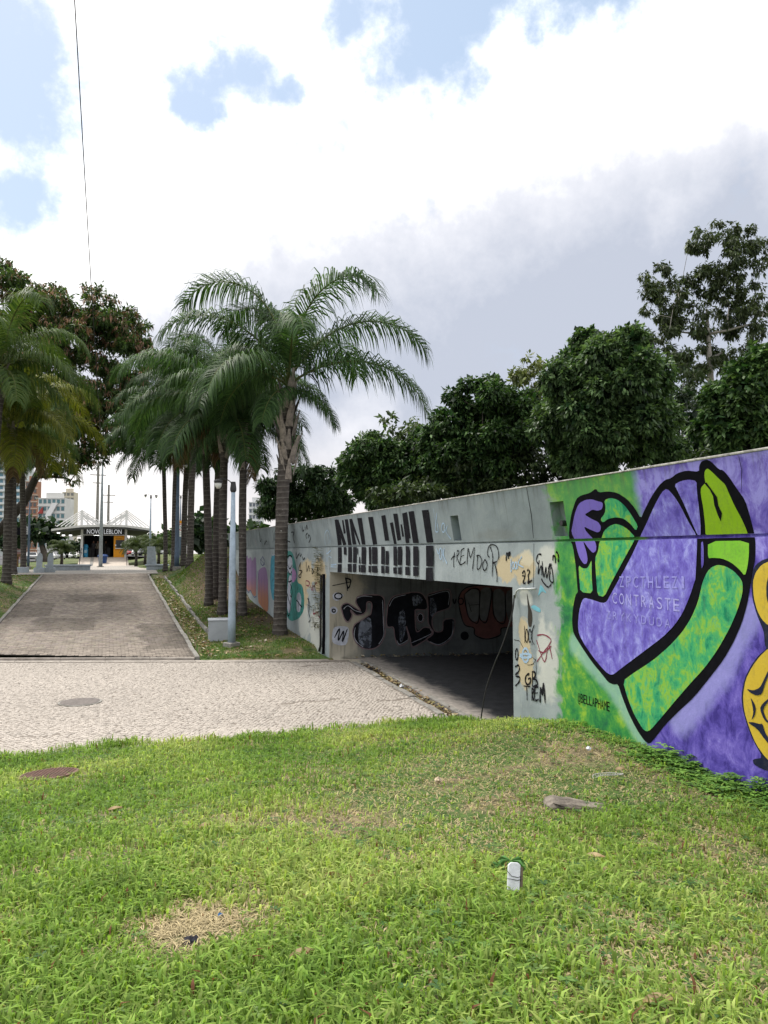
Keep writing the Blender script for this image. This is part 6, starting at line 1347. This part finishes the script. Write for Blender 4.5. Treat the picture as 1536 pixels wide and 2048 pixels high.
# ---- people in the hall (small, in the dark)
def person(base, rz, label, top_, leg_, pose=0):
    V = [(0, 0, .95), (0, .01, 1.15), (0, .0, 1.38), (0, -.01, 1.50), (0, -.03, 1.62), (0, -.03, 1.74),
         (.19, 0, 1.40), (.25, -.03 - .05 * pose, 1.13), (.23, -.16 - .16 * pose, .93 + .12 * pose), (-.19, 0, 1.40), (-.25, -.02, 1.13), (-.24, -.08, .90),
         (.10, 0, .90), (.12, -.03, .49), (.12, .02, .08), (.13, -.14, .03), (-.10, 0, .90), (-.12, .05, .49), (-.12, .08, .08), (-.13, -.08, .03)]
    E_ = [(0, 1), (1, 2), (2, 3), (3, 4), (4, 5), (2, 6), (6, 7), (7, 8), (2, 9), (9, 10), (10, 11), (0, 12), (12, 13), (13, 14), (14, 15), (0, 16), (16, 17), (17, 18), (18, 19)]
    rad = [.15, .145, .16, .06, .095, .085, .07, .05, .04, .07, .05, .04, .10, .065, .048, .04, .10, .065, .048, .04]
    me = bpy.data.meshes.new('person'); me.from_pydata(V, E_, []); o = link('person', me); md = o.modifiers.new('skin', 'SKIN')
    for sv, r in zip(me.skin_vertices[0].data, rad): sv.radius = (r, r * .8)
    me.skin_vertices[0].data[0].use_root = True
    o.modifiers.new('sub', 'SUBSURF').levels = 1; o.modifiers['sub'].render_levels = 1
    m, t, b, _ = base_mat('clothes'); sp = t.n('ShaderNodeSeparateXYZ'); t.t.links.new(objc(t), sp.inputs[0])
    c0 = t.mix(t.math('GREATER_THAN', sp.outputs[2], .92), (*leg_, 1), (*top_, 1)); c0 = t.mix(t.math('GREATER_THAN', sp.outputs[2], 1.5), c0, (.22, .12, .08, 1)); c0 = t.mix(t.math('GREATER_THAN', sp.outputs[2], 1.72), c0, (.012, .010, .01, 1))
    t.put(b.inputs['Base Color'], c0); me.materials.append(m); o.location = base; o.rotation_euler = (0, 0, rz); tag(o, label, 'person'); return o
person((S(186, 1100)[0], SY + 1.6, ZF), .3, 'person in dark clothes standing inside the station entrance at left', (.02, .02, .025), (.02, .02, .03), 1)
person((S(193, 1100)[0] + .1, SY + 2.4, ZF), -.4, 'person in light beige top just behind the dark clothed one', (.3, .26, .2), (.05, .05, .06))
person((S(211, 1100)[0], SY + 2.2, ZF), .8, 'person in black with white cap near the kiosk', (.03, .03, .03), (.02, .02, .02), 1)

# ---- speed sign
sb = at(363, 1106, 74); sg = thing('speed_sign', (sb[0], sb[1], 1.9), 'white speed limit sign with red ring and yellow header among the palm trunks', 'sign', rz=-.12)
d_ = 74 / FPX; zc_ = CAM_H + (1106 - 1054) * d_ - 1.9
MB().tube([(0, .08, -.5), (0, .08, zc_ + 1.3)], .05, 8).build('post', M_metal, sg, local=True)
bd = MB().box(-.42, .42, -.02, .02, zc_ - .95, zc_ + .35).build('panel', M_white, sg, local=True)
MB().box(-.42, .42, -.022, .022, zc_ + .353, zc_ + .65).build('header', M_orange, sg, local=True)
rg = MB(); cz = zc_ - .02
rg.add([(r * math.cos(a), -.025, cz + r * math.sin(a)) for a in np.linspace(0, 2 * math.pi, 33)[:-1] for r in (.35, .28)], [(2 * i, 2 * i + 1, (2 * i + 3) % 64, (2 * i + 2) % 64) for i in range(32)]).build('red_ring', simple('sign_red', (.5, .02, .02), .5), bd, local=True)
v, f = text_mesh('50'); MB().add([(-.17 + .34 * q[0], -.026, cz - .12 + .24 * q[1]) for q in v], f).build('number', M_black, bd, local=True)
for k in range(2): MB().box(-.3, .3, -.026, -.022, zc_ - .58 - k * .16, zc_ - .53 - k * .16).build('small_print', simple('sign_grey', (.35, .36, .37), .6), bd, local=True)
# traffic light at left
tb = at(45, 1106, 95); tl = thing('traffic_light', (tb[0] - 2, tb[1], 1.6), 'traffic light with black backboard on a cranked arm at far left', 'traffic light'); d_ = 95 / FPX
zt = CAM_H + (1106 - 1064) * d_ - 1.6
MB().tube([(-2.6, 0, 0), (-2.6, 0, zt - 1.6), (-.2, 0, zt), (2.4, 0, zt)], .07, 6).build('mast_arm', M_metal, tl, local=True)
MB().box(1.0, 2.0, -.1, .1, zt - .4, zt + .6).build('backboard', M_black, tl, local=True)
hd = MB().box(2.25, 2.6, -.15, .15, zt - .3, zt + .7).build('signal_head', M_metal, tl, local=True)
for k in range(3): MB().lathe([(.11, 0), (.09, .05)], (2.43, -.2, zt - .12 + k * .3), 10).build('lens', M_dark, hd, local=True)

# ---- cars
def car_proto(name, body):
    t_ = thing(name, (0, 0, 0), 'car', 'car'); m_ = simple('car_paint_' + name, body, .3, .03, spec=.5)
    side = [(-2.1, .32), (-2.12, .62), (-2.0, .84), (-1.75, .90), (-1.25, .95), (-.55, 1.40), (.75, 1.44), (1.45, 1.05), (2.0, .98), (2.1, .75), (2.08, .35), (1.75, .28), (-1.7, .28)]
    bm = bmesh.new(); rows = []
    for y, kx, kz in ((-.86, .97, 0), (-.80, 1, 1), (.80, 1, 1), (.86, .97, 0)):
        rows.append([bm.verts.new((x * kx, y * (1 if z < 1.0 else .84), z if kz or z < .9 else .9)) for x, z in side])
    n = len(side)
    for a, c in zip(rows[:-1], rows[1:]):
        for i in range(n): bm.faces.new((a[i], a[(i + 1) % n], c[(i + 1) % n], c[i]))
    bm.faces.new(rows[0]); bm.faces.new(rows[-1]); bmesh.ops.recalc_face_normals(bm, faces=bm.faces)
    me = bpy.data.meshes.new('body'); bm.to_mesh(me); bm.free(); me.materials.append(m_); link('body', me, t_, local=True)
    MB().add([(-1.22, -.66, .98), (-1.22, .66, .98), (-.60, .60, 1.38), (-.60, -.60, 1.38)], [(0, 1, 2, 3)]).build('windscreen', M_gl, t_, local=True).location = (-.03, 0, .02)
    MB().add([(1.42, -.64, 1.08), (1.42, .64, 1.08), (.80, .58, 1.41), (.80, -.58, 1.41)], [(0, 1, 2, 3)]).build('rear_window', M_gl, t_, local=True).location = (.03, 0, .02)
    for s in (-1, 1):
        MB().add([(-1.05, s * .745, 1.0), (-.5, s * .70, 1.36), (.12, s * .70, 1.38), (.12, s * .745, 1.0)], [(0, 1, 2, 3)]).add([(.2, s * .745, 1.0), (.2, s * .70, 1.38), (.7, s * .70, 1.37), (1.25, s * .745, 1.03)], [(0, 1, 2, 3)]).build('side_window', M_gl, t_, local=True)
        for x in (-1.35, 1.3):
            wh = MB().prism([(x + .32 * math.cos(a), .32 + .32 * math.sin(a)) for a in np.linspace(0, 6.283, 17)[:-1]], 'y', s * .70, s * .89).build('wheel', M_black, t_, local=True)
            MB().prism([(x + .19 * math.cos(a), .32 + .19 * math.sin(a)) for a in np.linspace(0, 6.283, 13)[:-1]], 'y', s * .885, s * .9).build('rim', M_metal, wh, local=True)
        MB().box(-2.14, -2.02, s * .62 - .17, s * .62 + .17, .64, .78).build('headlight', M_glass, t_, local=True)
        MB().box(2.03, 2.13, s * .64 - .15, s * .64 + .15, .72, .9).build('tail_light', simple('tail_red', (.35, .02, .02), .3), t_, local=True)
    MB().box(-2.16, -2.1, -.4, .4, .38, .52).build('grille', M_black, t_, local=True)
    return t_
protos = {}
cars = [('white', 98, 138, 1.65, 1.75, 'white car facing us behind the left bench'), ('white', 63, 120, 1.62, 1.7, 'pale car at the far left beyond the lamp post'), ('grey', 118, 150, 1.65, 1.8, 'silver car behind the small palm on the left'), ('white', 146, 165, 1.66, 1.6, 'white car close to the left side of the station'), ('dark', 84, 170, 1.66, 1.6, 'dark car farther back on the left road'),
        ('red', 263, 160, 2.36, 1.5, 'red car first in the queue right of the station'), ('white', 274, 150, 2.36, 1.45, 'white car second in the queue right of the station'), ('dark', 287, 146, 2.36, 1.5, 'dark car in the queue behind the small palms'), ('white', 308, 138, 2.36, 1.45, 'white car in the queue behind the right hand bench'), ('grey', 320, 130, 2.36, 1.5, 'silver car in the queue left of the slender palm'), ('dark', 336, 140, 2.36, 1.5, 'dark car in the queue right of the slender palm'), ('white', 344, 160, 2.36, 1.5, 'far white car at the end of the queue by the slate blue pole')]
PC = {'white': (.70, .70, .70), 'grey': (.35, .36, .37), 'dark': (.03, .03, .035), 'red': (.35, .03, .03)}
used = set()
for kd, x, d, z, rz, lb in cars:
    if kd not in protos: protos[kd] = car_proto('parked_car', PC[kd]); r = protos[kd]
    else:
        src = protos[kd]; r = src.copy(); C.objects.link(r)
        for ch in children(src):
            c2 = ch.copy(); C.objects.link(c2); c2.parent = r
            for g_ in children(ch): d2 = g_.copy(); C.objects.link(d2); d2.parent = c2
    P = at(x, 1106, d); r.location = (P[0], P[1], z); r.rotation_euler = (0, 0, rz); tag(r, lb, 'car', 'cars on the road beside the station')

# ---- buildings
def tower(name, label, x0, x1, ytop, depth, wall_c, nwin, floors, glassc=(.12, .16, .2), extra=None, band=None, roofc=None):
    k = depth / FPX; a, c = at(x0, 1106, depth), at(x1, 1106, depth); w_ = np.linalg.norm(c - a); h = CAM_H + (1106 - ytop) * k - 1.6
    t_ = thing(name, ((a[0] + c[0]) / 2, (a[1] + c[1]) / 2, 1.6), label, 'building', rz=-YAW)
    mw = simple(name + '_wall', wall_c, .8, .08, .3); mg = simple(name + '_glass', glassc, .15, .2, .4); mb2 = simple(name + '_slab', band or tuple(min(.8, q * 1.15) for q in wall_c), .8, .05)
    MB().box(-w_ / 2, w_ / 2, 0, w_ * .8, 0, h).build('wall', mw, t_, local=True)
    fh = h / floors; ww = w_ / nwin
    wm = MB().box(-.5, .5, -.5, .5, -.5, .5).mesh('window', mg)
    for i in range(nwin):
        for j in range(floors):
            if CAM_H + 0 > 1.6 + fh * (j + .5) - 1: continue
            o = link('window', wm, t_, local=True); o.location = (-w_ / 2 + ww * (i + .5), -.02, fh * (j + .55)); o.scale = (ww * .62, .3, fh * .52)
    for j in range(1, floors + 1):
        MB().box(-w_ / 2 - .2, w_ / 2 + .2, -.9 if extra == 'balcony' else -.25, 0, fh * j - .18, fh * j + (.75 if extra == 'balcony' else .08)).build('balcony' if extra == 'balcony' else 'ledge', mb2, t_, local=True)
    MB().box(-w_ * .3, w_ * .2, w_ * .2, w_ * .6, h, h + fh * .8).build('roof_house', simple(name + '_roof', roofc or wall_c, .8), t_, local=True)
    return t_
tower('apartment_tower', 'tall pale blue glass tower with white balconies behind the left palms', -30, 38, 930, 330, (.55, .58, .6), 6, 14, (.10, .20, .26), 'balcony')
tower('apartment_tower', 'orange brick tower with cream balconies beside the blue glass one', 48, 71, 962, 300, (.34, .18, .12), 3, 11, (.10, .10, .10), None, (.55, .48, .4))
wb = tower('apartment_building', 'white building with a diagonal stair wing left of the station', 74, 128, 996, 280, (.60, .60, .58), 6, 8, (.09, .18, .20), None, None)
k_ = 280 / FPX
MB().prism([(-4.8, 10), (-2.6, 10), (2.6, 20), (.6, 20)], 'y', -1.0, -.3).build('diagonal_wing', M_white, wb, local=True)
MB().prism([(-4.9, 16), (-3.0, 18.5), (-3.0, 16)], 'y', -1.0, -.2).build('red_roof', simple('red_roof', (.35, .06, .05), .7), wb, local=True)
tower('apartment_tower', 'cream tower behind hanging palm leaves left of the station roof', 122, 146, 984, 360, (.58, .53, .44), 3, 13, (.2, .2, .2), None)
tower('apartment_tower', 'white tower with grey stripe seen between palm trunks above the far wall', 497, 524, 1004, 260, (.62, .63, .64), 4, 9, (.12, .14, .17), None)
tower('shop_building', 'low pink and white shop front at the far left', 24, 44, 1084, 150, (.5, .3, .27), 3, 2, (.05, .05, .05), None, (.6, .58, .55))
